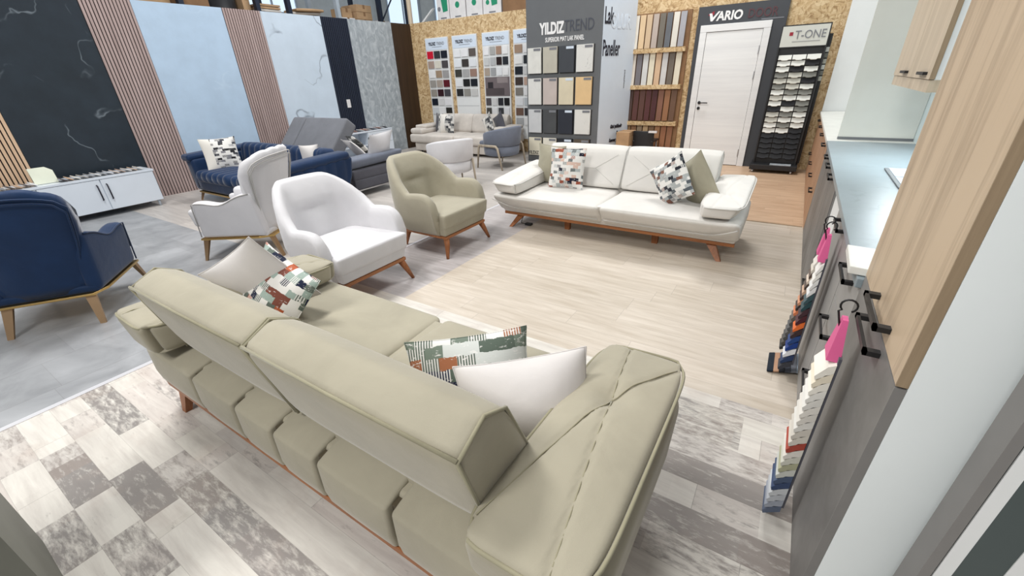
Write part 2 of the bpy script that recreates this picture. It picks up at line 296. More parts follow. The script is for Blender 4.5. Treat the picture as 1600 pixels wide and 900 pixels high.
# ------------------------------------------------------------ geometry
def lerp(a, b, t): return a+(b-a)*t
class G:
    def __init__(s): s.v = []; s.f = []; s.s = []
    def add(s, v, f, smooth=True, X=None):
        n = len(s.v); s.v += [tuple(X @ Vector(p)) if X is not None else tuple(p) for p in v]
        s.f += [tuple(i+n for i in q) for q in f]; s.s += [smooth]*len(f); return s
    def box(s, a, b, bev=0.0, X=None):
        a, b = [min(p, q) for p, q in zip(a, b)], [max(p, q) for p, q in zip(a, b)]
        c8 = [(a[0], a[1], a[2]), (b[0], a[1], a[2]), (b[0], b[1], a[2]), (a[0], b[1], a[2]), (a[0], a[1], b[2]), (b[0], a[1], b[2]), (b[0], b[1], b[2]), (a[0], b[1], b[2])]
        return s.hexa(c8, bev, X)
    def hexa(s, c8, bev=0.0, X=None):
        F = [(0, 3, 2, 1), (4, 5, 6, 7), (0, 1, 5, 4), (1, 2, 6, 5), (2, 3, 7, 6), (3, 0, 4, 7)]
        if bev <= 0: return s.add(c8, F, False, X)
        bm = bmesh.new(); vs = [bm.verts.new(p) for p in c8]
        for q in F: bm.faces.new([vs[i] for i in q])
        bmesh.ops.bevel(bm, geom=list(bm.edges), offset=bev, segments=2, affect='EDGES', profile=0.6)
        bm.verts.index_update(); s.add([v.co[:] for v in bm.verts], [[v.index for v in f.verts] for f in bm.faces], False, X); bm.free(); return s
    def soft(s, h, r, n=(10, 8, 5), puff=(0, 0, 0), c8=None, fn=None, X=None):
        """rounded, slightly stuffed box; h half sizes; c8 maps it into eight corners; fn(p,u) moves points"""
        ax = []
        for i in range(3):
            e = min(0.98, r/h[i]) if h[i] > 0 else 0.5
            k = 4; pts = [-1+e*(1-math.cos(j/k*math.pi/2)) for j in range(k)]
            inner = [lerp(-1+e, 1-e, j/n[i]) for j in range(n[i]+1)]
            pts = pts+inner+[-q for q in reversed(pts)]
            ax.append(pts)
        N = [len(a) for a in ax]; idx = {}; V = []
        def gv(i, j, k):
            key = (i, j, k)
            if key in idx: return idx[key]
            u = (ax[0][i], ax[1][j], ax[2][k])
            q = [u[t]*h[t] for t in range(3)]; c = [max(-(h[t]-r), min(h[t]-r, q[t])) for t in range(3)]
            d = Vector([q[t]-c[t] for t in range(3)])
            if d.length > 1e-9:
                d = d.normalized()*r; q = [c[t]+d[t] for t in range(3)]
            for t in range(3):
                a, b = [z for z in range(3) if z != t]
                q[t] += puff[t]*u[t]*(1-u[a]**2)*(1-u[b]**2)
            p = Vector(q)
            if c8:
                w = [(p[t]/h[t]+1)/2 for t in range(3)]
                P = [Vector(z) for z in c8]
                lo = P[0].lerp(P[1], w[0]).lerp(P[3].lerp(P[2], w[0]), w[1]); hi = P[4].lerp(P[5], w[0]).lerp(P[7].lerp(P[6], w[0]), w[1])
                p = lo.lerp(hi, w[2])
            if fn: p = Vector(fn(p, Vector(u)))
            idx[key] = len(V); V.append(p[:]); return idx[key]
        F = []
        def face(t, side):
            a, b = [(1, 2), (2, 0), (0, 1)][t]
            fx = N[t]-1 if side else 0
            for i in range(N[a]-1):
                for j in range(N[b]-1):
                    q = []
                    for di, dj in ((0, 0), (1, 0), (1, 1), (0, 1)):
                        k3 = [0, 0, 0]; k3[t] = fx; k3[a] = i+di; k3[b] = j+dj; q.append(gv(*k3))
                    F.append(tuple(q) if side else tuple(reversed(q)))
        for t in range(3): face(t, 0); face(t, 1)
        return s.add(V, F, True, X)
    def tube(s, pts, r, seg=8, closed=False, X=None, flat=1.0):
        pts = [Vector(p) for p in pts]; n = len(pts); V = []; F = []; up = None
        for i, p in enumerate(pts):
            a = pts[i-1] if (i > 0 or closed) else p; b = pts[(i+1) % n] if (i < n-1 or closed) else p
            d = (b-a).normalized()
            if up is None: up = d.orthogonal().normalized()
            up = (up-d*up.dot(d)).normalized(); sd = d.cross(up)
            rr = r[i] if isinstance(r, (list, tuple)) else r
            for k in range(seg):
                t = 2*math.pi*k/seg; V.append((p+up*math.cos(t)*rr+sd*math.sin(t)*rr*flat)[:])
        for i in range(n if closed else n-1):
            j = (i+1) % n
            for k in range(seg): F.append((i*seg+k, i*seg+(k+1) % seg, j*seg+(k+1) % seg, j*seg+k))
        if not closed: F.append(tuple(reversed(range(seg)))); F.append(tuple(range((n-1)*seg, n*seg)))
        return s.add(V, F, True, X)
    def rect_tube(s, pts, w, t, X=None):
        """tapering bar of rectangular section, w and t lists of half sizes along world x and y"""
        V = []; F = []; n = len(pts)
        for p, a, b in zip(pts, w, t): V += [(p[0]-a, p[1]-b, p[2]), (p[0]+a, p[1]-b, p[2]), (p[0]+a, p[1]+b, p[2]), (p[0]-a, p[1]+b, p[2])]
        for i in range(n-1):
            for k in range(4): F.append((i*4+k, i*4+(k+1) % 4, i*4+4+(k+1) % 4, i*4+4+k))
        F.append((3, 2, 1, 0)); F.append(tuple(range(4*n-4, 4*n)))
        return s.add(V, F, False, X)
    def loft(s, secs, closed=True, cap=True, X=None, smooth=True):
        m = len(secs[0]); V = [p for q in secs for p in q]; F = []
        for i in range(len(secs)-1):
            for k in range(m if closed else m-1): F.append((i*m+k, i*m+m+k, i*m+m+(k+1) % m, i*m+(k+1) % m))
        if cap: F.append(tuple(range(m))); F.append(tuple(reversed(range((len(secs)-1)*m, len(secs)*m))))
        return s.add(V, F, smooth, X)
    def prism(s, poly, axis, a, b, bev=0.0, X=None):
        """poly of 2D points extruded along axis from a to b"""
        def mk(q, t): return {'x': (t, q[0], q[1]), 'y': (q[0], t, q[1]), 'z': (q[0], q[1], t)}[axis]
        n = len(poly); V = [mk(q, a) for q in poly]+[mk(q, b) for q in poly]
        F = [tuple(range(n)), tuple(reversed(range(n, 2*n)))]+[(i, i+n, (i+1) % n+n, (i+1) % n) for i in range(n)]
        if bev > 0:
            bm = bmesh.new(); vs = [bm.verts.new(p) for p in V]
            for q in F: bm.faces.new([vs[i] for i in q])
            bmesh.ops.recalc_face_normals(bm, faces=bm.faces)
            bmesh.ops.bevel(bm, geom=list(bm.edges), offset=bev, segments=3, affect='EDGES', profile=0.6)
            bm.verts.index_update(); s.add([v.co[:] for v in bm.verts], [[v.index for v in f.verts] for f in bm.faces], True, X); bm.free(); return s
        return s.add(V, F, False, X)
    def disc(s, c, r, axis='y', t=0.01, seg=20, X=None):
        a = [(c[0]+r*math.cos(2*math.pi*i/seg), c[1]+r*math.sin(2*math.pi*i/seg)) for i in range(seg)]
        return s.prism(a, axis, -t, t, 0, X)
def tag(o, label=None, cat=None, group=None, kind=None):
    if label: o['label'] = label
    if cat: o['category'] = cat
    if group: o['group'] = group
    if kind: o['kind'] = kind
    return o
def ob(name, g, mat, parent=None, loc=None, rot=None, label=None, cat=None, group=None, kind=None):
    me = bpy.data.meshes.new(name); me.from_pydata(g.v, [], g.f)
    bm = bmesh.new(); bm.from_mesh(me); bmesh.ops.recalc_face_normals(bm, faces=bm.faces); bm.to_mesh(me); bm.free()
    me.polygons.foreach_set('use_smooth', g.s if len(g.s) == len(me.polygons) else [True]*len(me.polygons)); me.update()
    o = bpy.data.objects.new(name, me); COL.objects.link(o); me.materials.append(mat)
    if parent is not None: o.parent = parent
    if loc: o.location = loc
    if rot: o.rotation_euler = rot
    return tag(o, label, cat, group, kind)
def thing(name, label, cat, loc=(0, 0, 0), rz=0, group=None, rot=None):
    o = bpy.data.objects.new(name, None); COL.objects.link(o); o.location = loc; o.rotation_euler = rot or (0, 0, rz); o.empty_display_size = 0.1
    return tag(o, label, cat, group)
def text(name, body, size, mat, parent, loc, rot, sx=1.0, bold=0.0, sp=1.0, shear=0.0, extr=0.002):
    cu = bpy.data.curves.new(name, 'FONT'); cu.body = body; cu.size = size; cu.offset = bold; cu.extrude = extr; cu.space_character = sp; cu.shear = shear; cu.resolution_u = 3
    t = bpy.data.objects.new('tmp', cu); COL.objects.link(t); bpy.context.view_layer.update()
    me = bpy.data.meshes.new_from_object(t); bpy.data.objects.remove(t)
    me.materials.clear(); me.materials.append(mat)
    for v in me.vertices: v.co.x *= sx
    o = bpy.data.objects.new(name, me); COL.objects.link(o); o.parent = parent; o.location = loc; o.rotation_euler = rot
    return o
def box(name, a, b, mat, parent=None, bev=0.0, **kw): return ob(name, G().box(a, b, bev), mat, parent, **kw)
# ------------------------------------------------------------ setting
def struct(name, g, mat): return ob(name, g, mat, kind='structure')
T = -3.15
struct('floor', G().box((-3.15, -2.6, -0.05), (3.2, 2.0, 0)), floor_mat('patch'))
struct('floor.001', G().box((-2.34, 2.0, -0.05), (3.2, 5.25, 0)), floor_mat('beige'))
struct('floor.002', G().box((-3.15, 2.0, -0.05), (-2.34, 5.25, 0)), floor_mat('lilac'))
struct('floor.003', G().box((-3.15, 5.25, -0.05), (3.2, 8.6, 0)), floor_mat('orange'))
struct('floor.004', G().box((-9.0, -2.6, -0.05), (-3.15, 2.04, 0)), floor_mat('tile'))
struct('floor.005', G().box((-9.0, 2.04, -0.05), (-3.15, 8.9, 0)), floor_mat('pale'))
struct('trim_1', G().box((-3.168, -2.6, 0), (-3.132, 5.25, 0.004)), M['strip'])
struct('trim_2', G().box((-3.13, 5.235, 0), (0.3, 5.262, 0.003)), M['oak_edge'])
A = math.atan(0.0518)
XL = Matrix.Translation((-8.42, 3.1, 0)) @ Matrix.Rotation(-A, 4, 'Z')     # local y runs along the wall, +x into the room
def wy(y): return (y-3.1)/math.cos(A)
struct('wall_left', G().box((-0.10, wy(-2.6), 0), (-0.02, wy(8.52), 2.66), 0, XL), M['shed'])
struct('wall_back', G().box((-8.16, 8.52, 0), (0.32, 8.56, 2.72)), M['osb'])
struct('wall_back.001', G().box((0.305, 8.35, 0.90), (0.95, 8.40, 3.0)), M['white_mat'])
struct('wall_right', G().box((0.92, 1.03, 0), (0.99, 8.4, 2.9)), M['splash'])
# wall display panels
def wpanel(y0, y1, mat, label, slats=None, back=None, top=2.71):
    t = thing('wall_panel', label, 'wall panel', (0, 0, 0)); t.matrix_world = XL
    a, b = wy(y0), wy(y1)
    if slats:
        ob('backing', G().box((-0.018, a, 0.0), (-0.004, b, top)), back or M['slat_black'], t)
        g = G(); n = slats; p = (b-a)/n
        for i in range(n): g.box((-0.004, a+p*(i+0.18), 0), (0.012, a+p*(i+0.88), top))
        ob('slats', g, mat, t)
    else:
        ob('board', G().box((-0.016, a+0.002, 0.0), (0.004, b-0.002, top)), mat, t)
    return t
wpanel(0.62, 1.385, M['slat_tan'], 'tan slatted wall panel behind the long white sideboard', 17)
wpanel(1.385, 2.60, M['dark_marble'], 'large dark slate marble wall board with thin pale veins')
wpanel(2.60, 3.185, M['slat_mauve'], 'mauve oak slatted wall panel between the dark marble and the blue tinted board', 14)
wpanel(3.185, 4.40, M['blue_tinted'], 'plain light grey glossy wall board, tinted with painted blue daylight, behind the navy sofa')
wpanel(4.40, 5.02, M['slat_mauve'], 'mauve slatted wall panel with dark edge, behind the grey sofa bed back', 15)
wpanel(5.02, 6.18, M['white_marble'], 'white marble effect wall board with grey veins')
t = wpanel(6.18, 6.79, M['slat_ink'], 'ink black slatted wall panel with a small white price tag', 14)
ob('price_tag', G().box((0.013, wy(6.40), 1.06), (0.017, wy(6.49), 1.22)), M['box_white'], t)
wpanel(6.79, 7.93, M['stone'], 'mottled grey stone effect wall board')
wpanel(7.93, 8.50, M['brown_board'], 'dark brown wall board in the far corner beside the strand board wall')

# ------------------------------------------------------------ warehouse behind the walls
struct('wall_back.002', G().box((-22, 14.0, 0), (3, 14.2, 9)), M['shed'])
struct('wall_left.001', G().box((-15.2, -4, 0), (-15.0, 14.0, 9)), M['shed'])
def win(i, x, z, wd, h, side):
    X = Matrix.Translation((x, 13.98, z)) if side == 'b' else Matrix.Translation((-14.98, x, z)) @ Matrix.Rotation(R(90), 4, 'Z')
    t = thing('window_%d' % i, None, None); t['kind'] = 'structure'; t.matrix_world = X
    g = G(); 
    for a, b in (((-wd/2, -0.05, 0), (wd/2, 0.02, 0.07)), ((-wd/2, -0.05, h-0.07), (wd/2, 0.02, h)), ((-wd/2, -0.05, 0), (-wd/2+0.07, 0.02, h)), ((wd/2-0.07, -0.05, 0), (wd/2, 0.02, h)), ((-0.03, -0.05, 0), (0.03, 0.02, h))): g.box(a, b)
    ob('frame', g, M['rack_pale'], t)
    ob('pane', G().box((-wd/2+0.05, -0.01, 0.05), (wd/2-0.05, 0.0, h-0.05)), M['glass'], t)
k = NT('window_glass'); k.b.inputs['Emission Color'].default_value = (0.72, 0.86, 1.0, 1); k.b.inputs['Emission Strength'].default_value = 1.0
M['glass'] = k.out(C3(180, 200, 220), 0.1)
for i, x in enumerate((-13.6, -11.2, -8.6)): win(i+1, x, 3.2, 1.7, 1.3, 'b')
for i, y in enumerate((6.5, 9.5)): win(i+4, y, 3.6, 1.8, 1.6, 'l')
# pallet rack behind the left wall
rk = thing('pallet_rack', 'dark blue steel pallet rack standing behind the wall boards', 'rack')
rx = -9.25
for y, mt in ((4.22, 'rack_blue'), (5.56, 'rack_blue'), (6.22, 'rack_blue'), (7.42, 'rack_pale'), (8.66, 'rack_blue'), (9.62, 'rack_blue')):
    ob('upright', G().box((rx-0.05, y-0.04, 0), (rx+0.05, y+0.04, 4.2)), M[mt], rk)
    ob('upright', G().box((rx-1.05, y-0.04, 0), (rx-0.95, y+0.04, 4.2)), M[mt], rk)
for z in (2.55, 4.0): ob('beam', G().box((rx-0.04, 3.0, z-0.12), (rx+0.02, 9.66, z)), M['rack_pale'], rk)
ob('shelf_deck', G().box((rx-0.95, 3.0, 2.56), (rx-0.05, 9.62, 2.60)), M['rack_pale'], rk)
ob('brace', G().tube([(rx-0.06, 8.66, 2.75), (rx-0.06, 9.6, 3.9)], 0.018, 6), M['rack_blue'], rk)
def carton(x0, y0, x1, y1, z0, z1, mat, label, group=None):
    t = thing('cardboard_box', label, 'box', ((x0+x1)/2, (y0+y1)/2, z0), 0, group); a = abs(x1-x0)/2; b = abs(y1-y0)/2; h = z1-z0
    ob('carton', G().box((-a, -b, 0), (a, b, h), 0.004), M[mat], t)
    ob('tape', G().box((-a-0.002, -0.03, h-0.08), (a+0.002, 0.03, h+0.002)), M['card_dark'], t)
carton(-9.85, 3.55, -9.35, 4.12, 2.60, 3.02, 'card', 'tan cardboard box on the rack above the blue tinted board')
carton(-9.85, 4.30, -9.35, 4.74, 2.60, 3.04, 'card_dark', 'brown cardboard box beside the black drum on the rack')
g = G(); g.loft([[(0.30*s*math.cos(a*math.pi/12), 0.30*s*math.sin(a*math.pi/12), z) for a in range(24)] for z, s in ((0, .86), (.02, .95), (.12, 1), (.16, 1), (.17, .93), (.5, .93))])
t = ob('black_drum', g, M['black'], None, (-9.68, 5.08, 2.605), label='large black plastic drum lying among the boxes on the rack', cat='drum')
carton(-9.72, 5.38, -9.40, 5.52, 2.60, 3.1, 'card', 'light tan carton beside the dark blue upright')
st_t = thing('board_stack', 'stack of thin wooden boards bound on the rack beside the upright', 'stack', (-9.65, 5.92, 2.60))
for i in range(9): ob('board', G().box((-0.25, -0.24+0.01*(i % 2), 0.045*i), (0.25, 0.22, 0.045*i+0.034)), M['card'] if i % 3 else M['beige_fab'], st_t)
random.seed(3)
for j in range(8):
    a = random.uniform(-0.04, 0.04)
    ob('flat_packet', G().soft((0.24, 0.42-0.012*j, 0.024), 0.02, (4, 8, 2), (0, 0, 0.012), fn=lambda p, u, j=j: (p.x, p.y, p.z+0.02*math.sin(3*p.y+j))), M['card'] if j % 3 else M['beige_fab'], None,
       (-9.62+a, 6.78+a, 2.63+0.046*j), label='flattened paper packet in the messy pile on the rack', cat='packet', group='flattened packets on the rack')
carton(-9.85, 7.62, -9.4, 8.0, 2.60, 2.90, 'box_white', 'small white carton on the rack below a cardboard box')
carton(-9.9, 7.74, -9.5, 8.02, 2.905, 3.10, 'card', 'small orange brown box resting on the white carton')
for j in range(4): carton(-9.95, 8.08+0.01*j, -9.42, 8.56, 2.60+0.15*j, 2.745+0.15*j, 'card', 'flat tan carton in the tidy stack on the rack', 'flat tan cartons')
carton(-9.9, 8.8, -9.5, 9.2, 2.60, 2.92, 'box_white', 'pale grey white carton near the end of the rack')
ob('vertical_pipe', G().tube([(-8.33, 8.75, 0), (-8.33, 8.75, 4.2)], 0.055, 10), M['oak_pale'], None, label='cream vertical pipe at the corner above the strand board', cat='pipe')
# second rack behind the back wall
t = thing('storage_shelf', 'white steel shelf with a slanted arm behind the strand board wall', 'shelf')
ob('deck', G().box((-8.0, 8.72, 2.60), (-4.7, 9.5, 2.66)), M['rack_pale'], t)
for x in (-7.95, -6.3, -4.75):
    for y in (8.76, 9.46): ob('post', G().box((x-0.03, y-0.03, 0), (x+0.03, y+0.03, 2.6)), M['rack_pale'], t)
ob('slanted_arm', G().hexa([(-7.98, 8.7, 2.72), (-7.9, 8.7, 2.72), (-7.9, 8.76, 2.72), (-7.98, 8.76, 2.72), (-7.62, 8.7, 2.96), (-7.54, 8.7, 2.99), (-7.54, 8.76, 2.99), (-7.62, 8.76, 2.96)]), M['white_mat'], t)
for i, (x0, x1, kind) in enumerate(((-7.60, -7.245, 'a'), (-7.225, -6.77, 'b'), (-6.745, -6.31, 'c'), (-6.29, -5.82, 'd'))):
    lab = ['leftmost of the four white cartons above the strand board, with green flag print', 'white carton with a small green disc, second from the slanted arm', 'white carton with a small green disc, third from the slanted arm', 'white carton with green flag print beside the brown carton'][i]
    t = thing('carton', lab, 'box', ((x0+x1)/2, 9.12, 2.66), 0, 'white cartons with green print'); a = (x1-x0)/2
    ob('box_body', G().box((-a, -0.22, 0), (a, 0.22, 0.62), 0.005), M['box_white'], t)
    if kind in 'ad':
        ob('printed_flag', G().prism([(-0.05, 0.56), (0.14, 0.60), (0.14, 0.27), (0.0, 0.25)], 'y', -0.224, -0.221), M['green_logo'], t)
        ob('printed_disc', G().disc((-0.11, 0.32), 0.045, 'y', 0.001, X=Matrix.Translation((0, -0.2225, 0))), M['green_logo'] if kind == 'd' else M['textgrey'], t)
    else: ob('printed_disc', G().disc((0, 0.36), 0.06, 'y', 0.001, X=Matrix.Translation((0, -0.2225, 0))), M['green_logo'], t)
    ob('printed_line', G().box((-0.08, -0.2235, 0.125), (0.09, -0.2215, 0.15)), M['textgrey'], t)
carton(-5.78, 8.9, -4.75, 9.4, 2.66, 3.4, 'card_dark', 'large plain brown carton above the wall beside the slate tower')

# ------------------------------------------------------------ swatch boards on the back wall
BOARDS = [(-7.70, -7.03, 3, [['c8102e', '34373a', '141a26'], ['a89488', 'd8d4c6', '4a4648'], ['e8e8e8', 'a08a74', '9c9a9a'], ['9a9690', 'a4988e', '5a0c1c'], ['908a82', '2e0c16', '44444a'], ['0a1424', 'd2d2d2', 'e0e0e2'], ['ccd0d4', 'e4e4e4', '26241f']], 'with a red swatch at its top'),
    (-6.90, -6.22, 3, [['e6e8ea', 'e6e6e8', '5c5450'], ['e2e6ea', '3a3634', 'dfe2e6'], ['3c3c38', 'a6a6a6', '94786c'], ['e0e2e4', '161616', '0e1420'], ['222222', '8e8c86', 'c4c4c2']], 'second from the brown corner, its lower rows blank'),
    (-6.07, -5.38, 4, [['e6e6e8', 'aaaaa8', 'a08472', 'e2e2e2'], ['c6c8c8', 'b2b4b6', '241414', '20242c'], ['a89a8c', '9a9c9e', 'dcdee0', 'e4e4e4'], None, None, ['4c484c', 'cacaca', '24242a', '0c0a0c'], ['44423e', 'e0e0e0', '3a3a3e', 'dadadc']], 'with a kitchen photograph in its middle'),
    (-5.28, -4.60, 3, [['9c8470', 'e4e4e4', 'dadada'], ['e6e6e4', '20262c', 'e0e0e0'], ['141c26', 'c8c8c8', 'e0e0e0'], ['3e3430', 'b89c8c', 'e0e0e0'], ['7e7a74', 'dedede', 'e0e0e0'], ['dcdee0', 'b4babe', 'e0e0e0'], ['6c5448', '343438', 'e0e0e0'], ['a6a8aa', 'dadada', 'e0e0e0']], 'half hidden behind the slate tower')]
for bi, (x0, x1, nc, rows, lab) in enumerate(BOARDS):
    t = thing('swatch_board', 'white swatch board on the back wall '+lab, 'swatch board', ((x0+x1)/2, 8.49, 0), 0, 'swatch boards')
    a = (x1-x0)/2
    ob('panel', G().box((-a, -0.012, 0.28), (a, 0.028, 2.39), 0.003), M['white_mat'], t)
    ob('header', G().box((-a+0.01, -0.016, 2.145), (a-0.01, -0.012, 2.37)), M['poster'], t)
    text('title', 'YILDIZ', 0.085, M['textblack'], t, (-a+0.10, -0.018, 2.24), (R(90), 0, 0), 0.85, 0.003)
    text('title', 'TREND', 0.085, M['textgrey'], t, (-a+0.34, -0.018, 2.24), (R(90), 0, 0), 0.85)
    ob('subtitle', G().box((-a+0.2, -0.018, 2.20), (a-0.18, -0.016, 2.208)), M['textgrey'], t)
    pw = (2*a-0.04)/nc
    for r_, row in enumerate(rows):
        if row is None: continue
        z = 2.045-0.2*r_
        for c_, hx in enumerate(row):
            rgb = tuple(int(hx[q:q+2], 16) for q in (0, 2, 4))
            xa = -a+0.02+pw*c_+0.012
            ob('swatch', G().box((xa, -0.026, z-0.075), (xa+pw-0.03, -0.013, z+0.075)), colmat(rgb), t)
    for r_ in range(len(rows)+1, 9): ob('ruled_line', G().box((-a+0.03, -0.014, 2.16-0.2*r_), (a-0.03, -0.012, 2.165-0.2*r_)), M['textgrey'], t)
    if bi == 2:
        ob('kitchen_picture', G().box((-a+0.03, -0.02, 1.16), (a-0.02, -0.012, 1.54)), colmat((112, 102, 104)), t)
        ob('picture_counter', G().box((-a+0.05, -0.022, 1.18), (a-0.16, -0.02, 1.32)), colmat((78, 70, 72)), t)
        ob('picture_cupboard', G().box((a-0.34, -0.022, 1.42), (a-0.06, -0.02, 1.53)), colmat((142, 132, 132)), t)
        ob('picture_oven', G().box((-a+0.10, -0.023, 1.32), (-a+0.24, -0.02, 1.44)), colmat((44, 40, 44)), t)

# ------------------------------------------------------------ slate tower with board samples
SDX = 0.27
SA = -math.atan2(SDX, 0.85)
t = thing('display_tower', 'tall slate grey display tower of board samples behind the cream sofa', 'display stand', (-3.70, 7.55, 0))
ob('front_board', G().box((-0.72, 0, 0), (0.72, 0.03, 2.82)), M['tower'], t)
XS = Matrix.Translation((0.72, 0.0, 0)) @ Matrix.Rotation(SA, 4, 'Z')
ob('side_board', G().box((-0.03, 0.01, 0), (0.0, 0.90, 2.82), 0, XS), M['poster'], t)
ob('side_board', G().box((-0.72, 0.03, 0), (-0.69, 0.93, 2.82)), M['tower'], t)
text('title', 'YILDIZ', 0.235, M['textwhite'], t, (-0.44, -0.003, 2.18), (R(90), 0, 0), 0.66, 0.010)
text('title', 'TREND', 0.24, M['textdim'], t, (0.02, -0.003, 2.19), (R(90), 0, 0), 0.72, 0.0)
text('subtitle', 'SUPERIOR MAT LAK PANEL', 0.098, M['textwhite'], t, (-0.335, -0.003, 2.055), (R(90), 0, 0), 0.62, 0.002)
text('side_title', 'Lak', 0.33, M['textblack'], t, tuple(XS @ Vector((0.003, 0.035, 2.26))), (R(90), 0, R(90)+SA), 0.50, 0.006)
text('side_title', 'Paneller', 0.33, M['textblack'], t, tuple(XS @ Vector((0.003, 0.023, 1.80))), (R(90), 0, R(90)+SA), 0.43, 0.005)
text('ghost_title', 'OLUR', 0.30, M['textghost'], t, tuple(XS @ Vector((0.003, 0.20, 2.20))), (R(90), 0, R(90)+SA), 0.7, 0.004)
text('side_note', 'Gücü şekillendir', 0.085, M['textblack'], t, tuple(XS @ Vector((0.003, 0.363, 0.62))), (R(90), 0, R(90)+SA), 0.6, 0.004, shear=0.2)
text('side_note', '&', 0.09, M['textblack'], t, tuple(XS @ Vector((0.003, 0.556, 0.50))), (R(90), 0, R(90)+SA), 0.9, 0.003)
text('side_note', 'Kusursuz yüzey', 0.085, M['textblack'], t, tuple(XS @ Vector((0.003, 0.351, 0.38))), (R(90), 0, R(90)+SA), 0.6, 0.004, shear=0.2)
text('side_small_print', 'www.yildiztrend', 0.05, M['textgrey'], t, tuple(XS @ Vector((0.003, 0.690, 1.28))), (R(90), R(-90), R(90)+SA), 0.9)
SMP = [['white_top', (190, 186, 172), (66, 70, 76), 'cream_marble'], ['cream_marble', (196, 184, 178), (218, 208, 182), (224, 192, 144)], [(206, 208, 210), 'dark_c', (44, 48, 58), 'cream_marble'], [(222, 216, 196), (228, 224, 210), (40, 44, 50), (88, 78, 66)]]
M['cream_marble'] = marble('cream_marble_sample', (222, 222, 218), (186, 186, 184), 3.0, 0.4, 0.012, 0.02)
M['dark_c'] = marble('charcoal_concrete_sample', (76, 78, 80), (96, 98, 100), 2.0, 0.5, 0.03, 0.1)
cx = [(-0.68, -0.405), (-0.365, -0.085), (-0.045, 0.24), (0.285, 0.585)]; cz = [(1.57, 1.98), (1.05, 1.49), (0.55, 0.965), (0.13, 0.46)]
for r_ in range(4):
    for c_ in range(4):
        q = SMP[r_][c_]; mt = M[q] if isinstance(q, str) else colmat(q)
        s_ = ob('sample_panel', G().box((cx[c_][0], -0.035, cz[r_][0]), (cx[c_][1], -0.008, cz[r_][1]), 0.002), mt, t)
        ob('drop_shadow', G().box((cx[c_][0]+0.01, -0.008, cz[r_][0]-0.012), (cx[c_][1]+0.018, -0.001, cz[r_][1])), M['black'], t)  # black sheet shifted down and right as the sample's drop shadow
        ob('sticker', G().box((cx[c_][1]-0.15, -0.0375, cz[r_][1]-0.05), (cx[c_][1]-0.01, -0.0355, cz[r_][1]-0.012)), M['textgrey'] if c_ != 2 else M['poster'], s_)
text('side_print', 'YILDIZ', 0.09, M['textblack'], t, (-0.70, -0.037, 0.15), (R(90), 0, 0), 0.9)

# ------------------------------------------------------------ wood sample ledges
t = thing('sample_ledge_rack', 'strand board rack of four ledges holding vertical wood samples', 'rack', (-2.27, 8.5, 0))
ob('back_board', G().box((-0.53, -0.03, 0.1), (0.46, 0.012, 2.42)), M['card_dark'], t)
for z in (0.12, 0.665, 1.275, 1.85): ob('ledge', G().box((-0.52, -0.11, z-0.03), (0.44, -0.03, z+0.04)), M['osb'], t)
rowc = [('e2dcd0 dcc09a ceb494 b8aaa0 6e685e 62666c d8d4ca a2a2a8', 1.925, 2.40, 'pale or grey wood sample'), ('d8d0c4 747074 d0d0ce ded6c0 d0b090 cac8c6 6c6258 dcd4c0', 1.345, 1.82, 'pale grey or cream wood sample'), ('4e3a34 583430 5c3c34 542c2c 4a2426 825a48 946848 6a4e3c', 0.75, 1.235, 'dark red brown wood sample'), ('a8845e 946c4c a08a70 c8a880 8a6c50 a87c58 98684a 906448', 0.20, 0.635, 'mid brown wood sample')]
for ri, (hs, z0, z1, lb) in enumerate(rowc):
    for i, hx in enumerate(hs.split()):
        rgb = tuple(int(hx[q:q+2], 16) for q in (0, 2, 4)); x = -2.755+0.112*i
        g = G().hexa([(x, 8.405, z0-0.03), (x+0.092, 8.405, z0-0.03), (x+0.092, 8.425, z0-0.03), (x, 8.425, z0-0.03), (x, 8.44, z1), (x+0.092, 8.44, z1), (x+0.092, 8.46, z1), (x, 8.46, z1)])
        ob('wood_sample', g, colmat(rgb), None, label=lb+' standing on the '+['top', 'second', 'third', 'lowest'][ri]+' ledge beside the white door', cat='sample board', group='wood samples on ledge '+['one', 'two', 'three', 'four'][ri])

# ------------------------------------------------------------ display door
t = thing('display_door', 'white wood grain door mounted on an anthracite show panel', 'door', (-1.14, 8.5, 0))
ob('show_panel', G().box((-0.57, -0.03, 0.0), (0.70, 0.015, 2.43)), M['vario'], t)
g = G(); g.box((-0.50, -0.06, 0.0), (-0.40, -0.031, 2.069), 0.004).box((0.42, -0.06, 0.0), (0.52, -0.031, 2.069), 0.004).box((-0.50, -0.06, 2.071), (0.52, -0.031, 2.17), 0.004)
ob('door_frame', g, M['door_white'], t)
dl = ob('door_leaf', G().box((-0.395, -0.048, 0.01), (0.415, -0.03, 2.065), 0.002), M['door_white'], t)
ob('handle_rose', G().disc((-0.35, 1.02), 0.025, 'y', 0.006, X=Matrix.Translation((0, -0.054, 0))), M['black'], dl)
ob('door_handle', G().tube([(-0.35, -0.055, 1.02), (-0.35, -0.095, 1.02), (-0.33, -0.10, 1.02), (-0.21, -0.10, 1.018)], 0.009, 8), M['black'], dl)
ob('keyhole_rose', G().disc((-0.35, 0.93), 0.025, 'y', 0.006, X=Matrix.Translation((0, -0.054, 0))), M['black'], dl)
for z in (0.22, 1.42, 1.78): ob('hinge', G().box((0.40, -0.066, z-0.06), (0.412, -0.048, z+0.06)), M['steel'], t)
text('title', 'ARIO', 0.17, M['textwhite'], t, (-0.28, -0.033, 2.225), (R(90), 0, 0), 0.92, 0.006, shear=0.08)
ob('title_letter', G().prism([(-0.40, 2.33), (-0.36, 2.33), (-0.34, 2.27), (-0.27, 2.35), (-0.24, 2.35), (-0.34, 2.22), (-0.37, 2.22)], 'y', -0.034, -0.031), M['textwhite'], t)
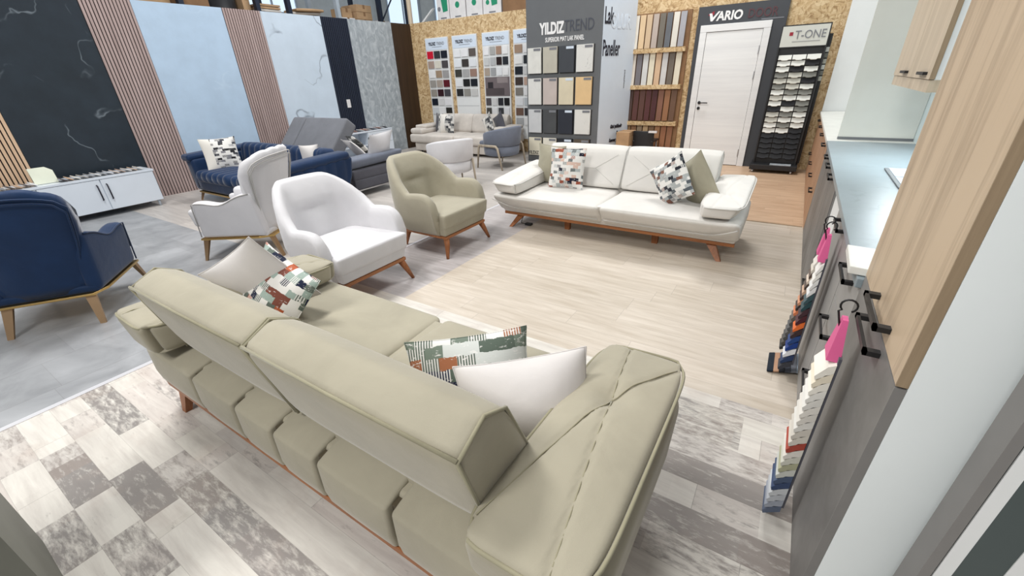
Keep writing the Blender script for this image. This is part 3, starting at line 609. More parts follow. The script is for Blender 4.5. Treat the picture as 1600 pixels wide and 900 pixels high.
ob('title_accent', G().prism([(-0.42, 2.31), (-0.33, 2.36), (-0.33, 2.31), (-0.38, 2.29)], 'y', -0.0335, -0.031), M['textred'], t)
text('title', 'DOOR', 0.17, M['textdimred'], t, (0.16, -0.033, 2.225), (R(90), 0, 0), 0.80, 0.002)
ob('subtitle', G().box((0.36, -0.033, 2.185), (0.66, -0.031, 2.20)), M['textgrey'], t)

# ------------------------------------------------------------ second sample stand (cabinet doors)
X = Matrix.Translation((-0.155, 8.18, 0))
t = thing('door_sample_stand', 'black wheeled stand of white and grey shaped door samples', 'display stand', (-0.155, 8.18, 0))
ob('base', G().box((-0.33, -0.20, 0.05), (0.33, 0.26, 0.13), 0.008), M['black'], t)
for x in (-0.28, 0.26):
    for y in (-0.15, 0.2): ob('castor', G().disc((y, 0.026), 0.025, 'x', 0.012, X=Matrix.Translation((x, 0, 0))), M['steel'], t)
ob('frame', G().box((-0.30, 0.0, 0.13), (0.30, 0.06, 1.78)).box((-0.30, -0.05, 0.13), (-0.28, 0.0, 1.78)).box((0.28, -0.05, 0.13), (0.30, 0.0, 1.78)), M['black'], t)
ob('rear_frame', G().box((0.22, 0.10, 0.13), (0.345, 0.14, 1.93)), M['black'], t)
hd = ob('header', G().box((-0.30, -0.03, 1.77), (0.30, 0.03, 2.06)), M['black'], t)
ob('header_face', G().box((-0.285, -0.035, 1.785), (0.285, -0.03, 2.045)), M['cream_wall'], hd)
text('title', 'T-ONE', 0.145, M['textgrey'], hd, (-0.12, -0.038, 1.885), (R(90), 0, 0), 0.86, 0.0)
ob('title_dot', G().box((-0.19, -0.038, 1.925), (-0.145, -0.036, 1.97)), M['textred'], hd)
ob('title_rule', G().box((-0.14, -0.038, 1.845), (0.2, -0.036, 1.85)), M['textgrey'], hd)
ob('leaflet', G().box((-0.05, -0.195, 0.131), (0.24, -0.06, 0.137)), M['stone'], t)
TT = ['www', 'wwk', 'wkw', 'gcg', 'cck', 'gcw', 'wgg', 'cww', 'wkg', 'kwg', 'cgw', 'cww', 'wgw', 'wwk', 'kkk', 'kkk', 'kkk', 'kkk', 'kkk']
cm = {'w': (220, 220, 214), 'k': (20, 20, 25), 'g': (122, 122, 116), 'c': (190, 188, 178)}
for r_, row in enumerate(TT):
    z = 1.60-0.078*r_
    for c_, q in enumerate(row):
        x = -0.27+0.18*c_
        poly = [(x+0.006, z+0.075), (x+0.174, z+0.075), (x+0.174, z+0.012), (x+0.14, z+0.012), (x+0.12, z), (x+0.06, z), (x+0.04, z+0.012), (x+0.006, z+0.012)]
        Xr = Matrix.Translation((0, -0.02, z)) @ Matrix.Rotation(R(-24), 4, 'X') @ Matrix.Translation((0, 0, -z))
        ob('door_sample', G().prism(poly, 'y', -0.03, -0.014, 0, Xr), colmat(cm[q], 0.4), t)
for j in range(6): ob('rear_sample', G().box((0.30, 0.07, 1.70-0.075*j), (0.342, 0.1, 1.76-0.075*j)), colmat(cm['wgcwgc'[j]]), t)

# small things standing behind the cream sofa
t = thing('side_chair', 'black side chair with a thin white frame behind the cream sofa', 'chair', (-2.28, 8.0, 0))
ob('backrest', G().soft((0.19, 0.015, 0.22), 0.014, (6, 2, 6), fn=lambda p, u: (p.x, p.y+0.04*u.x*u.x, p.z+0.36)), M['black'], t)
ob('seat', G().soft((0.19, 0.19, 0.02), 0.018, (6, 6, 2), fn=lambda p, u: (p.x, p.y+0.2, p.z+0.40)), M['black'], t)
for x, y in ((-0.17, 0.03), (0.17, 0.03), (-0.17, 0.37), (0.17, 0.37)): ob('leg', G().tube([(x, y, 0.0), (x*0.9, y, 0.39)], 0.012, 8), M['rack_pale'], t)
ob('white_clip', G().box((0.10, -0.03, 0.555), (0.24, 0.03, 0.585)), M['box_white'], t)
carton(-2.74, 7.9, -2.50, 8.3, 0, 0.56, 'card', 'pale wooden crate beside the slate tower behind the cream sofa')
# ------------------------------------------------------------ kitchen run on the right
K = 0.305
def c_handle(parent, y0, y1, z, x=K, proj=0.035, nm='handle'):
    g = G().box((x-proj, y0, z-0.006), (x-proj+0.010, y1, z+0.006)).box((x-proj, y0, z-0.006), (x, y0+0.014, z+0.006)).box((x-proj, y1-0.014, z-0.006), (x, y1, z+0.006))
    return ob(nm, g, M['black_metal'], parent)
# tall cabinet closest to the camera
t = thing('tall_cabinet', 'tall cabinet with light oak upper door over a grey concrete door', 'cabinet', (K, 1.03, 0))
def L(g): return g
def rel(a, o=(K, 1.03, 0)): return tuple(p-q for p, q in zip(a, o))
def kb(name, a, b, mat, par, o, bev=0.0): return box(name, rel(a, o), rel(b, o), mat, par, bev)
O = (K, 1.03, 0)
kb('carcass', (K+0.022, 1.045, 0.06), (0.90, 1.665, 2.6), M['gable_white'], t, O)
kb('gable', (K+0.021, 1.028, 0.0), (0.90, 1.046, 2.6), M['gable_white'], t, O)
d1 = kb('oak_door', (K, 1.032, 0.925), (K+0.02, 1.668, 2.58), M['oak'], t, O)
kb('door_edge', (K-0.0004, 1.0285, 0.925), (K+0.0204, 1.0325, 2.58), M['oak_edge'], d1, O)
d2 = kb('concrete_door', (K, 1.032, 0.05), (K+0.02, 1.668, 0.92), M['concrete'], t, O)
kb('door_edge', (K-0.0004, 1.0285, 0.05), (K+0.0204, 1.0325, 0.92), M['concrete_edge'], d2, O)
def chx(par, y0, y1, z, o, x=K, proj=0.035):
    g = G().box(rel((x-proj, y0, z-0.007), o), rel((x-proj+0.008, y1, z+0.007), o)).box(rel((x-proj, y0, z-0.007), o), rel((x, y0+0.02, z+0.007), o)).box(rel((x-proj, y1-0.02, z-0.007), o), rel((x, y1, z+0.007), o))
    return ob('handle', g, M['black_metal'], par)
chx(d1, 1.20, 1.42, 0.965, O); chx(d2, 1.20, 1.42, 0.893, O)
# cabinet end closer still
t = thing('display_gable', 'slim display unit edge of grey, white and dark green grey boards beside the tall cabinet', 'display unit', (0.43, 0.90, 0))
O = (0.43, 0.90, 0)
kb('edge_strip', (0.432, 0.89, 0), (0.449, 0.96, 2.4), M['concrete_edge'], t, O)
kb('dark_gap', (0.449, 0.893, 0), (0.4515, 0.96, 2.4), M['black'], t, O)  # black strip standing in for the dark gap between the boards
kb('white_strip', (0.4515, 0.89, 0), (0.474, 0.96, 2.4), M['white_mat'], t, O)
kb('green_grey_board', (0.474, 0.892, 0), (0.532, 0.96, 2.4), colmat((72, 82, 82)), t, O)
kb('white_board', (0.532, 0.89, 0), (0.95, 0.96, 2.4), M['white_mat'], t, O)
# base cabinets
def base_unit(name, label, y0, y1, mat, parts, extra=None):
    o = (K, y0, 0); t = thing(name, label, 'cabinet', o)
    if extra != 'niche': kb('carcass', (K+0.022, y0+0.002, 0.02), (0.90, y1-0.002, 0.865), M['white_mat'], t, o)
    for kind, a, b, z0, z1, hs in parts:
        d = kb(kind, (K, a+0.002, z0), (K+0.02, b-0.002, z1), M[mat], t, o)
        for (h0, h1, hz) in hs: chx(d, h0, h1, hz, o)
    return t, o
base_unit('drawer_cabinet', 'grey concrete three drawer cabinet beside the tall cabinet', 1.67, 2.085, 'concrete_lt',
    [('drawer', 1.67, 2.085, 0.66, 0.87, [(1.80, 2.00, 0.83)]), ('drawer', 1.67, 2.085, 0.37, 0.655, [(1.84, 2.05, 0.565)]), ('drawer', 1.67, 2.085, 0.05, 0.365, [(1.80, 2.0, 0.30)])])
base_unit('door_cabinet', 'grey concrete door cabinet where two sample hangers hang', 2.09, 2.83, 'concrete_lt',
    [('door', 2.09, 2.83, 0.05, 0.87, [(2.38, 2.60, 0.845)])])
t, o = base_unit('oven_niche_cabinet', 'open white oven niche over a grey drawer in the kitchen run', 2.835, 3.30, 'concrete_lt', [('drawer', 2.835, 3.30, 0.03, 0.28, [(3.0, 3.22, 0.24)])], 'niche')
kb('niche_floor', (K+0.005, 2.84, 0.28), (0.90, 3.295, 0.30), M['white_mat'], t, o); kb('niche_back', (K+0.012, 2.84, 0.30), (K+0.03, 3.295, 0.865), M['white_mat'], t, o)
kb('niche_side', (K+0.005, 2.84, 0.30), (0.90, 2.852, 0.865), M['white_mat'], t, o); kb('niche_side', (K+0.005, 3.283, 0.02), (0.90, 3.295, 0.865), M['concrete_edge'], t, o)
kb('niche_base', (K+0.03, 2.84, 0.01), (0.90, 3.28, 0.28), M['white_mat'], t, o)
base_unit('base_cabinet', 'grey concrete base cabinet with two doors beyond the niche', 3.305, 4.27, 'concrete', [('door', 3.305, 3.785, 0.03, 0.87, [(3.57, 3.76, 0.845)]), ('door', 3.79, 4.27, 0.03, 0.87, [(4.0, 4.19, 0.845)])])
base_unit('base_cabinet', 'grey concrete base cabinet meeting the brown oak cabinets', 4.275, 5.04, 'concrete', [('door', 4.275, 5.04, 0.03, 0.87, [(4.42, 4.6, 0.845)])])
for i, (a, b) in enumerate(((5.06, 5.86), (5.87, 6.67), (6.68, 7.48), (7.49, 8.34))):
    base_unit('oak_base_cabinet', ['brown oak base cabinet next to the grey ones, under the white worktop', 'second brown oak base cabinet from the grey ones', 'third brown oak base cabinet from the grey ones', 'brown oak base cabinet at the far back wall'][i], a, b, 'brown_oak',
        [('door', a, b, 0.42, 0.87, [(a+0.25, a+0.45, 0.82)]), ('drawer', a, b, 0.03, 0.41, [(a+0.25, a+0.45, 0.36)])])
box('worktop', (0.288, 1.672, 0.872), (0.92, 5.05, 0.905), M['worktop'], None, 0.003, label='blue grey stone effect kitchen worktop with a hob set in it', cat='worktop')
box('worktop', (0.288, 5.052, 0.872), (0.92, 8.34, 0.905), M['white_top'], None, 0.003, label='off white worktop over the brown oak cabinets', cat='worktop')
t = thing('partition_panel', 'tall cream partition panel standing on the worktop', 'panel', (0.37, 5.2, 0.906))
box('panel', (0, -0.012, 0.02), (0.548, 0.012, 1.9), M['cream_wall'], t); box('base_profile', (0, -0.02, 0), (0.548, 0.02, 0.022), M['tower'], t)
t = thing('hob', 'white glass hob with dark metal frame in the worktop', 'hob', (0.57, 3.14, 0.906))
box('frame', (0, 0, 0), (0.33, 0.60, 0.008), M['tower'], t, 0.002); 
box('glass_zone', (0.02, 0.02, 0.008), (0.31, 0.285, 0.012), M['poster'], t); box('glass_zone', (0.02, 0.305, 0.008), (0.31, 0.58, 0.012), M['poster'], t)
t = ob('white_shelf_board', G().hexa([(0.262, 1.70, 0.908), (0.56, 1.66, 0.908), (0.56, 1.90, 0.908), (0.268, 1.93, 0.908), (0.262, 1.70, 0.935), (0.56, 1.66, 0.935), (0.56, 1.90, 0.935), (0.268, 1.93, 0.935)], 0.003), M['white_top'], None, label='small cream board lying on the worktop edge beside the tall oak door', cat='board')
# upper cabinet
o = (0.55, 3.27, 1.40); t = thing('upper_cabinet', 'light oak wall cabinet with short black handles over the worktop', 'cabinet', o)
kb('carcass', (0.572, 3.275, 1.452), (0.915, 4.53, 2.6), M['white_mat'], t, o)
for a, b, h in ((3.27, 3.90, (3.36, 3.55)), (3.905, 4.53, (3.95, 4.14))):
    d = kb('door', (0.55, a, 1.455), (0.572, b, 2.6), M['oak_pale'], t, o)
    ob('handle', G().box(rel((0.53, h[0], 1.475), o), rel((0.55, h[1], 1.49), o)), M['black_metal'], d)
kb('door_edge', (0.5495, 3.266, 1.455), (0.5725, 3.27, 2.6), M['oak_edge'], t, o)
kb('pelmet', (0.556, 3.275, 1.392), (0.576, 4.53, 1.452), M['oak_pale'], t, o); kb('pelmet', (0.576, 3.275, 1.392), (0.915, 3.292, 1.452), M['oak_pale'], t, o)
l = area('cabinet_strip_light', (0.72, 3.9, 1.44), (0.75, 3.9, 0.9), 0.9, 9, (0.88, 0.97, 1.0), 0.1); l.rotation_euler = (0, 0, R(90))
box('socket_plate', (0.912, 4.42, 1.00), (0.92, 4.50, 1.08), M['white_mat'], None, 0.002, label='small white socket plate on the pale splashback', cat='socket')

# sample hangers
def hanger(y, xf, ztop, label, cols, zend, out0, out1, wd, lay=None):
    o = (xf, y, ztop); t = thing('sample_hanger', label, 'sample hanger', o)
    ob('hook', G().tube([(0.02*math.cos(a)-0.015, 0, 0.02+0.02*math.sin(a)) for a in [R(q) for q in range(-60, 230, 24)]]+[(-0.035, 0, 0.0), (-0.02, 0, -0.05)], 0.003, 6), M['black_metal'], t)
    ob('hanger_card', G().hexa([(-0.030, -wd*0.36, -0.15), (0.006, -wd*0.36, -0.15), (0.006, wd*0.36, -0.15), (-0.030, wd*0.36, -0.15), (-0.020, -wd*0.14, -0.02), (-0.006, -wd*0.14, -0.02), (-0.006, wd*0.14, -0.02), (-0.020, wd*0.14, -0.02)]), M['pink'], t)
    g = G().tube([(-0.005, 0, -0.14), (0.004, 0, zend-ztop+0.02)], 0.004, 6); ob('backing_strip', G().box((-0.002, -wd*0.45, zend-ztop+0.02), (0.006, wd*0.45, -0.13)), M['grey_dark'], t)
    n = len(cols)
    for i, hx in enumerate(cols):
        rgb = tuple(int(hx[q:q+2], 16) for q in (0, 2, 4)); z = lerp(-0.15, zend-ztop, i/n)
        pr = lerp(out0, out1, i/n)
        yo = 0
        path = [(-0.002, z), (-pr*0.45, z-0.012), (-pr, z-0.055), (-pr*0.92, z-0.068), (-pr*0.4, z-0.045), (-0.002, z-0.03)]
        ob('swatch', G().prism(path, 'y', yo-wd*0.5, yo+wd*0.5), fab_col(rgb), t)
    return t
_fc = {}
def fab_col(rgb):
    if rgb not in _fc: _fc[rgb] = fabric('sample_cloth_%02x%02x%02x' % rgb, rgb)
    return _fc[rgb]
hanger(2.47, 0.262, 0.85, 'pink topped strip of leather and cloth samples touching the floor', 'd8d4cc cfc8bc 5a4a40 d8c8b8 50423a c8a890 4c3a34 c89070 3c3430 d08058 6a625c 50504e 5c5c5c 605e5c 505050 585450 3a3a3c'.split(), 0.16, 0.03, 0.07, 0.10)
hanger(2.34, 0.262, 0.86, 'second pink topped strip, with orange and blue samples, beside the first', 'e4e2de e0ded8 d8d8d6 dcdcdc 3a5258 28444a 402a30 4a2028 d86a30 3a2a2c 26427a 1c3a80 e0e2e6 2a3c60 3a3c44'.split(), 0.10, 0.025, 0.06, 0.09)
hanger(1.405, 0.262, 0.90, 'pink topped strip of looped cream, rust and blue cloth samples on the tall cabinet', 'e6e2d8 ddd4c0 e2ded4 dcdad4 d8d6d0 dcd8d0 d4d0c8 d6d4ce c8c2b8 cfc9be a4483a d8d4cc c8c8bc a8a88c c4c6c0 4c5a74 3a4a6c c8ccd0 b8bcc2 9aa0ac 5a6478'.split(), 0.08, 0.045, 0.055, 0.12)
t = thing('floor_samples', 'fanned dark leather samples lying on the floor at the cabinet foot', 'samples', (0.20, 2.46, 0.0))
for i, hx in enumerate('16202c b08a70 1a1c24 4a4e58 70747c 8c98a4'.split()):
    rgb = tuple(int(hx[q:q+2], 16) for q in (0, 2, 4))
    ob('sample', G().soft((0.016, 0.10, 0.006), 0.005, (2, 4, 1), X=Matrix.Translation((-0.02+0.027*i, -0.01+0.006*i, 0.012+0.004*i)) @ Matrix.Rotation(R(-20), 4, 'Y')), fab_col(rgb), t)
# grey unit at the very near left
t = thing('grey_counter', 'plain grey green counter end in the near corner', 'counter', (-1.75, -0.45, 0))
ob('body', G().box((-0.35, -0.7, 0.02), (0.292, 0.30, 0.92)), colmat((124, 126, 118)), t)
ob('plinth', G().box((-0.33, -0.68, 0.0), (0.27, 0.28, 0.02)), M['black'], t)
# ------------------------------------------------------------ soft furniture
def seg_dist(px_, py_, a, b):
    ax, ay = a; bx, by = b; dx, dy = bx-ax, by-ay
    t = max(0, min(1, ((px_-ax)*dx+(py_-ay)*dy)/(dx*dx+dy*dy+1e-9)))
    return math.hypot(px_-ax-t*dx, py_-ay-t*dy)
def drape(o, pts, lift=0.0):
    """lay points on the upper side of a mesh"""
    from mathutils.bvhtree import BVHTree
    t_ = BVHTree.FromPolygons([v.co for v in o.data.vertices], [p.vertices[:] for p in o.data.polygons]); out = []
    for p in pts:
        h = t_.ray_cast(Vector((p[0], p[1], 2.0)), Vector((0, 0, -1)))
        if h[0] is not None: out.append((p[0], p[1], h[0].z+lift))
    return out
def chaikin(P, n=2, q=0.2):
    for _ in range(n):
        Q = []
        for i in range(len(P)):
            a, b = Vector(P[i]), Vector(P[(i+1) % len(P)])
            Q += [tuple(a.lerp(b, q)), tuple(a.lerp(b, 1-q))]
        P = Q
    return P
def slab(poly, x0, x1, puff=0.012, n=14, q=0.14):
    """cushion with a polygonal end outline (y,z), from x0 to x1"""
    P = chaikin(poly, 2, q); cy = sum(p[0] for p in P)/len(P); cz = sum(p[1] for p in P)/len(P)
    secs = []
    us = [-1, -0.995, -0.985, -0.96]+[lerp(-0.9, 0.9, i/n) for i in range(n+1)]+[0.96, 0.985, 0.995, 1]
    for u in us:
        e = 1-abs(u); k = 1-0.07*max(0, 1-e/0.03)**2; b = puff*(1-u**6)
        secs.append([(lerp(x0, x1, (u+1)/2), cy+(p[0]-cy)*k*(1+b/0.18), cz+(p[1]-cz)*k*(1+b/0.25)) for p in P])
    return G().loft(secs)
def make_sofa(label, cat, loc, rz, mm, pipe, gap, blocks=True):
    t = thing('sofa', label, cat, loc, rz)
    fab = M[mm]
    ob('wooden_rail', G().box((-1.20, -0.37, 0.135), (1.20, -0.33, 0.165), 0.003).box((-1.18, 0.31, 0.135), (1.18, 0.353, 0.165), 0.003).box((-1.18, -0.33, 0.135), (-1.14, 0.31, 0.165)).box((1.14, -0.33, 0.135), (1.18, 0.31, 0.165)), M['walnut'], t)
    for sx in (-1, 1):
        ob('leg', G().rect_tube([(sx*1.10, -0.40, 0), (sx*1.0, -0.31, 0.136)], [0.02, 0.042], [0.016, 0.022]), M['walnut_leg'], t)
        ob('leg', G().rect_tube([(sx*1.08, 0.35, 0), (sx*1.05, 0.32, 0.136)], [0.02, 0.036], [0.016, 0.024]), M['walnut_leg'], t)
    ob('leg', G().rect_tube([(0.48, -0.20, 0), (0.48, -0.20, 0.136)], [0.028, 0.034], [0.02, 0.024]), M['walnut_leg'], t)
    ob('leg', G().rect_tube([(-0.48, -0.20, 0), (-0.48, -0.20, 0.136)], [0.028, 0.034], [0.02, 0.024]), M['walnut_leg'], t)
    c8 = [(-1.198, -0.372, 0.165), (1.198, -0.372, 0.165), (1.198, 0.35, 0.165), (-1.198, 0.35, 0.165), (-1.225, -0.545, 0.40), (1.225, -0.545, 0.40), (1.225, 0.30, 0.385), (-1.225, 0.30, 0.385)]
    ob('base', G().soft((1.2, 0.4, 0.12), 0.014, (10, 6, 3), c8=c8), fab, t)
    for s in (-1, 1):
        a, b = (-1.228, -0.004) if s < 0 else (0.004, 1.228)
        c8 = [(a, -0.405, 0.19), (b, -0.405, 0.19), (b, 0.25, 0.24), (a, 0.25, 0.24), (a, -0.60, 0.405), (b, -0.60, 0.405), (b, 0.26, 0.425), (a, 0.26, 0.425)]
        def fs(p, u, s=s):
            if u.z > 0.3 and u.y > -0.9:
                d = seg_dist(u.x, u.y, (-0.95, -0.1+0.0*s), (0.95, -0.1)); tt = math.hypot((u.x+0.05*s)*1.2, u.y+0.1)
                p.z -= 0.006*math.exp(-(d/0.03)**2)+0.018*math.exp(-(tt/0.12)**2)
            if u.y < -0.9: p.y -= 0.02*(1-abs(u.x)**4)*(1-u.z*u.z)
            return p
        ob('seat_cushion', G().soft((0.61, 0.45, 0.11), 0.045, (26, 26, 6), (0, 0, 0.018), c8=c8, fn=fs), fab, t)
        # piping along the seat front, dipping in the middle
        pts = [(lerp(a+0.02, b-0.015, q/20), -0.447-0.004*(1-abs(q/10-1)**4)-0.035*max(0, abs(s*(q/10-1))-0)*0, 0.262-0.0*q) for q in range(21)]
        if s < 0: pts = [(p[0], p[1]-0.10*max(0, 1-q/4)**1.6, p[2]+0.10*max(0, 1-q/4)**1.6) for q, p in enumerate(pts)]
        else: pts = [(p[0], p[1]-0.10*max(0, 1-(20-q)/4)**1.6, p[2]+0.10*max(0, 1-(20-q)/4)**1.6) for q, p in enumerate(pts)]
        ob('piping', G().tube([(p[0], p[1]-0.058, p[2]) for p in pts], 0.0055, 6), pipe, t)
    if blocks:
        ed = [-1.215, -0.57, -0.20, 0.07, 0.35, 0.72, 1.215]
        for i in range(6):
            a, b = ed[i]+0.011, ed[i+1]-0.011
            c8 = [(a, 0.10, 0.165), (b, 0.10, 0.165), (b, 0.362, 0.165), (a, 0.362, 0.165), (a, 0.10, 0.44), (b, 0.10, 0.44), (b, 0.375, 0.375), (a, 0.375, 0.375)]
            def fb(p, u):
                if u.y > 0.8: p.y -= 0.008*abs(u.z+0.3)
                return p
            ob('back_panel', G().soft(((b-a)/2, 0.13, 0.13), 0.015, (8, 6, 6), (0, 0.008, 0.006), c8=c8, fn=fb), fab, t)
        ob('groove_lining', G().box((-1.20, 0.12, 0.17), (1.20, 0.335, 0.37)), gap, t)
    for s in (-1, 1):
        a, b = (-0.905, -0.003) if s < 0 else (0.003, 0.905)
        poly = [(0.275, 0.435), (0.375, 0.795), (0.265, 0.845), (0.175, 0.80), (0.02, 0.46), (0.10, 0.43)]
        bk = ob('backrest', slab(poly, a, b, 0.012, 16, 0.13), fab, t)
        # piping round the back top edge and ends
        def yz(k, q=0.0): return poly[k]
        for xx in (a+0.004, b-0.004):
            ob('piping', G().tube([(xx, y_*0.985+0.003, z_*0.993+0.003) for y_, z_ in (poly[0], poly[1], poly[2], poly[3], poly[4])], 0.006, 6), pipe, bk)
        ob('piping', G().tube([(a+0.004, 0.372, 0.797), (lerp(a, b, .5), 0.377, 0.799), (b-0.004, 0.372, 0.797)], 0.006, 6), pipe, bk)
        # crease lines on the front
        def fr(x, v): return (x, lerp(0.02, 0.175, v)-0.012, lerp(0.46, 0.80, v)-0.002)
        c = s*0.02+(a+b)/2; inn = 0.03*s; mid = lerp(inn, c, 0.62)
        for q in ([fr(mid, 0.5), fr(mid+s*0.24, 0.5)], [fr(mid, 0.5), fr(inn+0.05*s, 0.92)], [fr(mid, 0.5), fr(inn+0.04*s, 0.08)]):
            ob('seam', G().tube(q, 0.0016, 5), pipe, bk)
    for s in (-1, 1):
        i_, o_, ob_ = 0.885, 1.235, 1.17
        X8 = [(s*i_, -0.60, 0.435), (s*ob_, -0.58, 0.435), (s*ob_, 0.40, 0.44), (s*i_, 0.40, 0.44), (s*i_, -0.62, 0.535), (s*o_, -0.60, 0.545), (s*o_, 0.42, 0.615), (s*i_, 0.42, 0.60)]
        if s < 0: X8 = [X8[1], X8[0], X8[3], X8[2], X8[5], X8[4], X8[7], X8[6]]
        def fa(p, u, s=s):
            ux, uy = u.x*s, u.y
            if u.z > 0.2:
                T_ = (-0.08, -0.28)
                d = min(seg_dist(ux, uy*1.3, (T_[0], T_[1]*1.3), e) for e in ((-0.35, -1.3), (0.93, -1.2), (-0.93, 1.25), (0.45, 1.3)))
                tt = math.hypot((ux-T_[0])*1.0, (uy-T_[1])*2.2)
                p.z -= 0.010*math.exp(-(d/0.035)**2)+0.034*math.exp(-(tt/0.30)**2)
                p.z += 0.026*(1-ux*ux)*(1-uy*uy)
            c = 0.035*abs(ux)**6*abs(uy)**8
            p.x -= s*math.copysign(c, ux); p.y -= math.copysign(c, uy)
            return p
        ar = ob('armrest', G().soft((0.175, 0.5, 0.075), 0.032, (26, 40, 4), (0, 0, 0.008), c8=X8, fn=fa), fab, t)
        loop = []
        def pe(ux, uy):
            c = 0.035*abs(ux)**6*abs(uy)**8
            X_ = lerp(i_+0.004, o_-0.004, (ux+1)/2); Y_ = lerp(-0.612, 0.412, (uy+1)/2)
            Z_ = lerp(lerp(0.535, 0.60, (uy+1)/2), lerp(0.545, 0.615, (uy+1)/2), (ux+1)/2)-0.012
            return (s*(X_-math.copysign(c, ux)), Y_-math.copysign(c, uy), Z_)
        for q in range(10): loop.append(pe(lerp(-0.98, 0.98, q/9), -1))
        for q in range(1, 24): loop.append(pe(1, lerp(-0.98, 0.98, q/24)))
        for q in range(10): loop.append(pe(lerp(0.98, -0.98, q/9), 1))
        for q in range(1, 24): loop.append(pe(-1, lerp(0.98, -0.98, q/24)))
        ob('piping', G().tube(loop, 0.006, 6, True), pipe, ar)
        if mm == 'sage':
            def top(ux, uy): return (s*lerp(i_, o_, (ux+1)/2), lerp(-0.62, 0.42, (uy+1)/2))
            for e in ((-0.35, -0.93), (0.90, -0.90), (-0.88, 0.93), (0.45, 0.95)):
                ob('seam', G().tube(drape(ar, [top(lerp(-0.08, e[0], q/16), lerp(-0.28, e[1], q/16)) for q in range(17)], 0.0005), 0.0026, 5), pipe, ar)
    return t
SG = (-1.37, 0.84, 0)
green_sofa = make_sofa('large sage green velvet sofa seen from behind, with stepped back blocks', 'sofa', SG, R(180), 'sage', fabric('sage_piping', (152, 147, 124)), M['sage_dark'])
SC = (-1.42, 4.29, 0)
cream_sofa = make_sofa('cream white sofa on an orange wood rail facing the camera', 'sofa', SC, 0, 'cream', M['cream_pipe'], M['cream_pipe'])
ob('cable_plug', G().box((-2.40, 3.99, 0.0), (-2.32, 4.04, 0.025), 0.004).tube([(-2.40, 4.01, 0.012), (-2.47, 4.03, 0.008), (-2.50, 4.10, 0.03), (-2.48, 4.2, 0.13)], 0.004, 6), M['black'], None, label='small black cable plug hanging to the floor under the cream sofa', cat='plug')

def pillow_g(w, h, t, X=None, n=22, sag=0.0):
    g = G(); V = []; F = []; idx = {}
    def pt(i, j, side):
        u = -math.cos(math.pi*i/n); v = -math.cos(math.pi*j/n)
        edge = i in (0, n) or j in (0, n)
        key = (i, j, 0 if edge else side)
        if key in idx: return idx[key]
        x = w/2*u*(1-0.07*(1-v*v)); y = h/2*v*(1-0.07*(1-u*u))
        z = 0 if edge else side*t/2*((1-abs(u)**2.2)**0.62)*((1-abs(v)**2.2)**0.62)
        z += sag*math.sin(3.1*u+1)*math.cos(2.3*v)*0.012
        idx[key] = len(V); V.append((x, y, z)); return idx[key]
    for side in (1, -1):
        for i in range(n):
            for j in range(n):
                q = (pt(i, j, side), pt(i+1, j, side), pt(i+1, j+1, side), pt(i, j+1, side))
                F.append(q if side > 0 else tuple(reversed(q)))
    g.add(V, F, True, X); return g
def pillow(label, mat, loc, x_dir, up_dir, w=0.45, h=0.45, t=0.15, pipe=None, group=None, w2=None):
    """x_dir: direction of the width, up_dir: direction of the height"""
    x = Vector(x_dir).normalized(); y = Vector(up_dir); y = (y-x*y.dot(x)).normalized(); z = x.cross(y)
    m_ = Matrix(((x.x, y.x, z.x, loc[0]), (x.y, y.y, z.y, loc[1]), (x.z, y.z, z.z, loc[2]), (0, 0, 0, 1)))
    t_ = thing('throw_pillow', label, 'pillow', group=group); t_.matrix_world = m_
    ob('cover', pillow_g(w, h, t, sag=1.0), mat, t_)
    n = 14; L_ = []
    for k in range(4*n):
        s_, q = divmod(k, n); a = -math.cos(math.pi*q/n)
        u, v = ((a, -1), (1, a), (-a, 1), (-1, -a))[s_]
        L_.append((w/2*u*(1-0.07*(1-v*v))*1.004, h/2*v*(1-0.07*(1-u*u))*1.004, 1.0*math.sin(3.1*u+1)*math.cos(2.3*v)*0.012))
    ob('edge_seam', G().tube(L_, 0.003, 5, True), pipe or mat, t_)
    return t_
# pillows on the green sofa
pillow('plain white satin pillow on the green sofa, nearer the camera, beside the big armrest', M['silk'], (-0.59, 0.97, 0.51), (0.70, 0.62, 0.03), (-0.30, 0.34, 0.80), 0.48, 0.34, 0.19)
pillow('green and navy patchwork pillow lying against the plain white pillow', M['pw_green'], (-0.86, 1.00, 0.50), (0.76, 0.62, 0.05), (-0.30, 0.40, 0.80), 0.48, 0.34, 0.14)
pillow('plain white pillow leaning at the far armrest of the green sofa', M['silk'], (-2.25, 0.97, 0.60), (0.38, 0.14, 0.23), (-0.2, -0.23, 0.38), 0.46, 0.44, 0.15)
pillow('rust and navy patchwork pillow on the green sofa against its plain white neighbour', M['pw_rust'], (-2.13, 0.95, 0.555), (0.82, 0.02, -0.30), (-0.05, 0.50, 0.72), 0.42, 0.44, 0.14)
# pillows on the cream sofa
pillow('plain sage pillow behind the square patchwork one on the cream sofa', M['sage_pillow'], (-2.26, 4.34, 0.64), (0.9, -0.3, 0), (0.0, 0.25, 1), 0.42, 0.42, 0.13)
pillow('square brick and navy patchwork pillow facing forward on the cream sofa', M['pw_brick'], (-1.98, 4.20, 0.64), (0.98, 0.06, 0.0), (0.0, 0.22, 1), 0.40, 0.42, 0.12)
pillow('black and white patchwork pillow tilted against the sage pillow on the cream sofa', M['pw_mono'], (-0.86, 4.10, 0.62), (0.72, -0.42, 0.52), (-0.45, 0.25, 0.88), 0.42, 0.40, 0.13)
pillow('plain sage pillow tilted against the right armrest of the cream sofa', M['sage_pillow'], (-0.66, 4.17, 0.62), (0.60, -0.55, 0.55), (-0.48, 0.18, 0.86), 0.43, 0.43, 0.13)

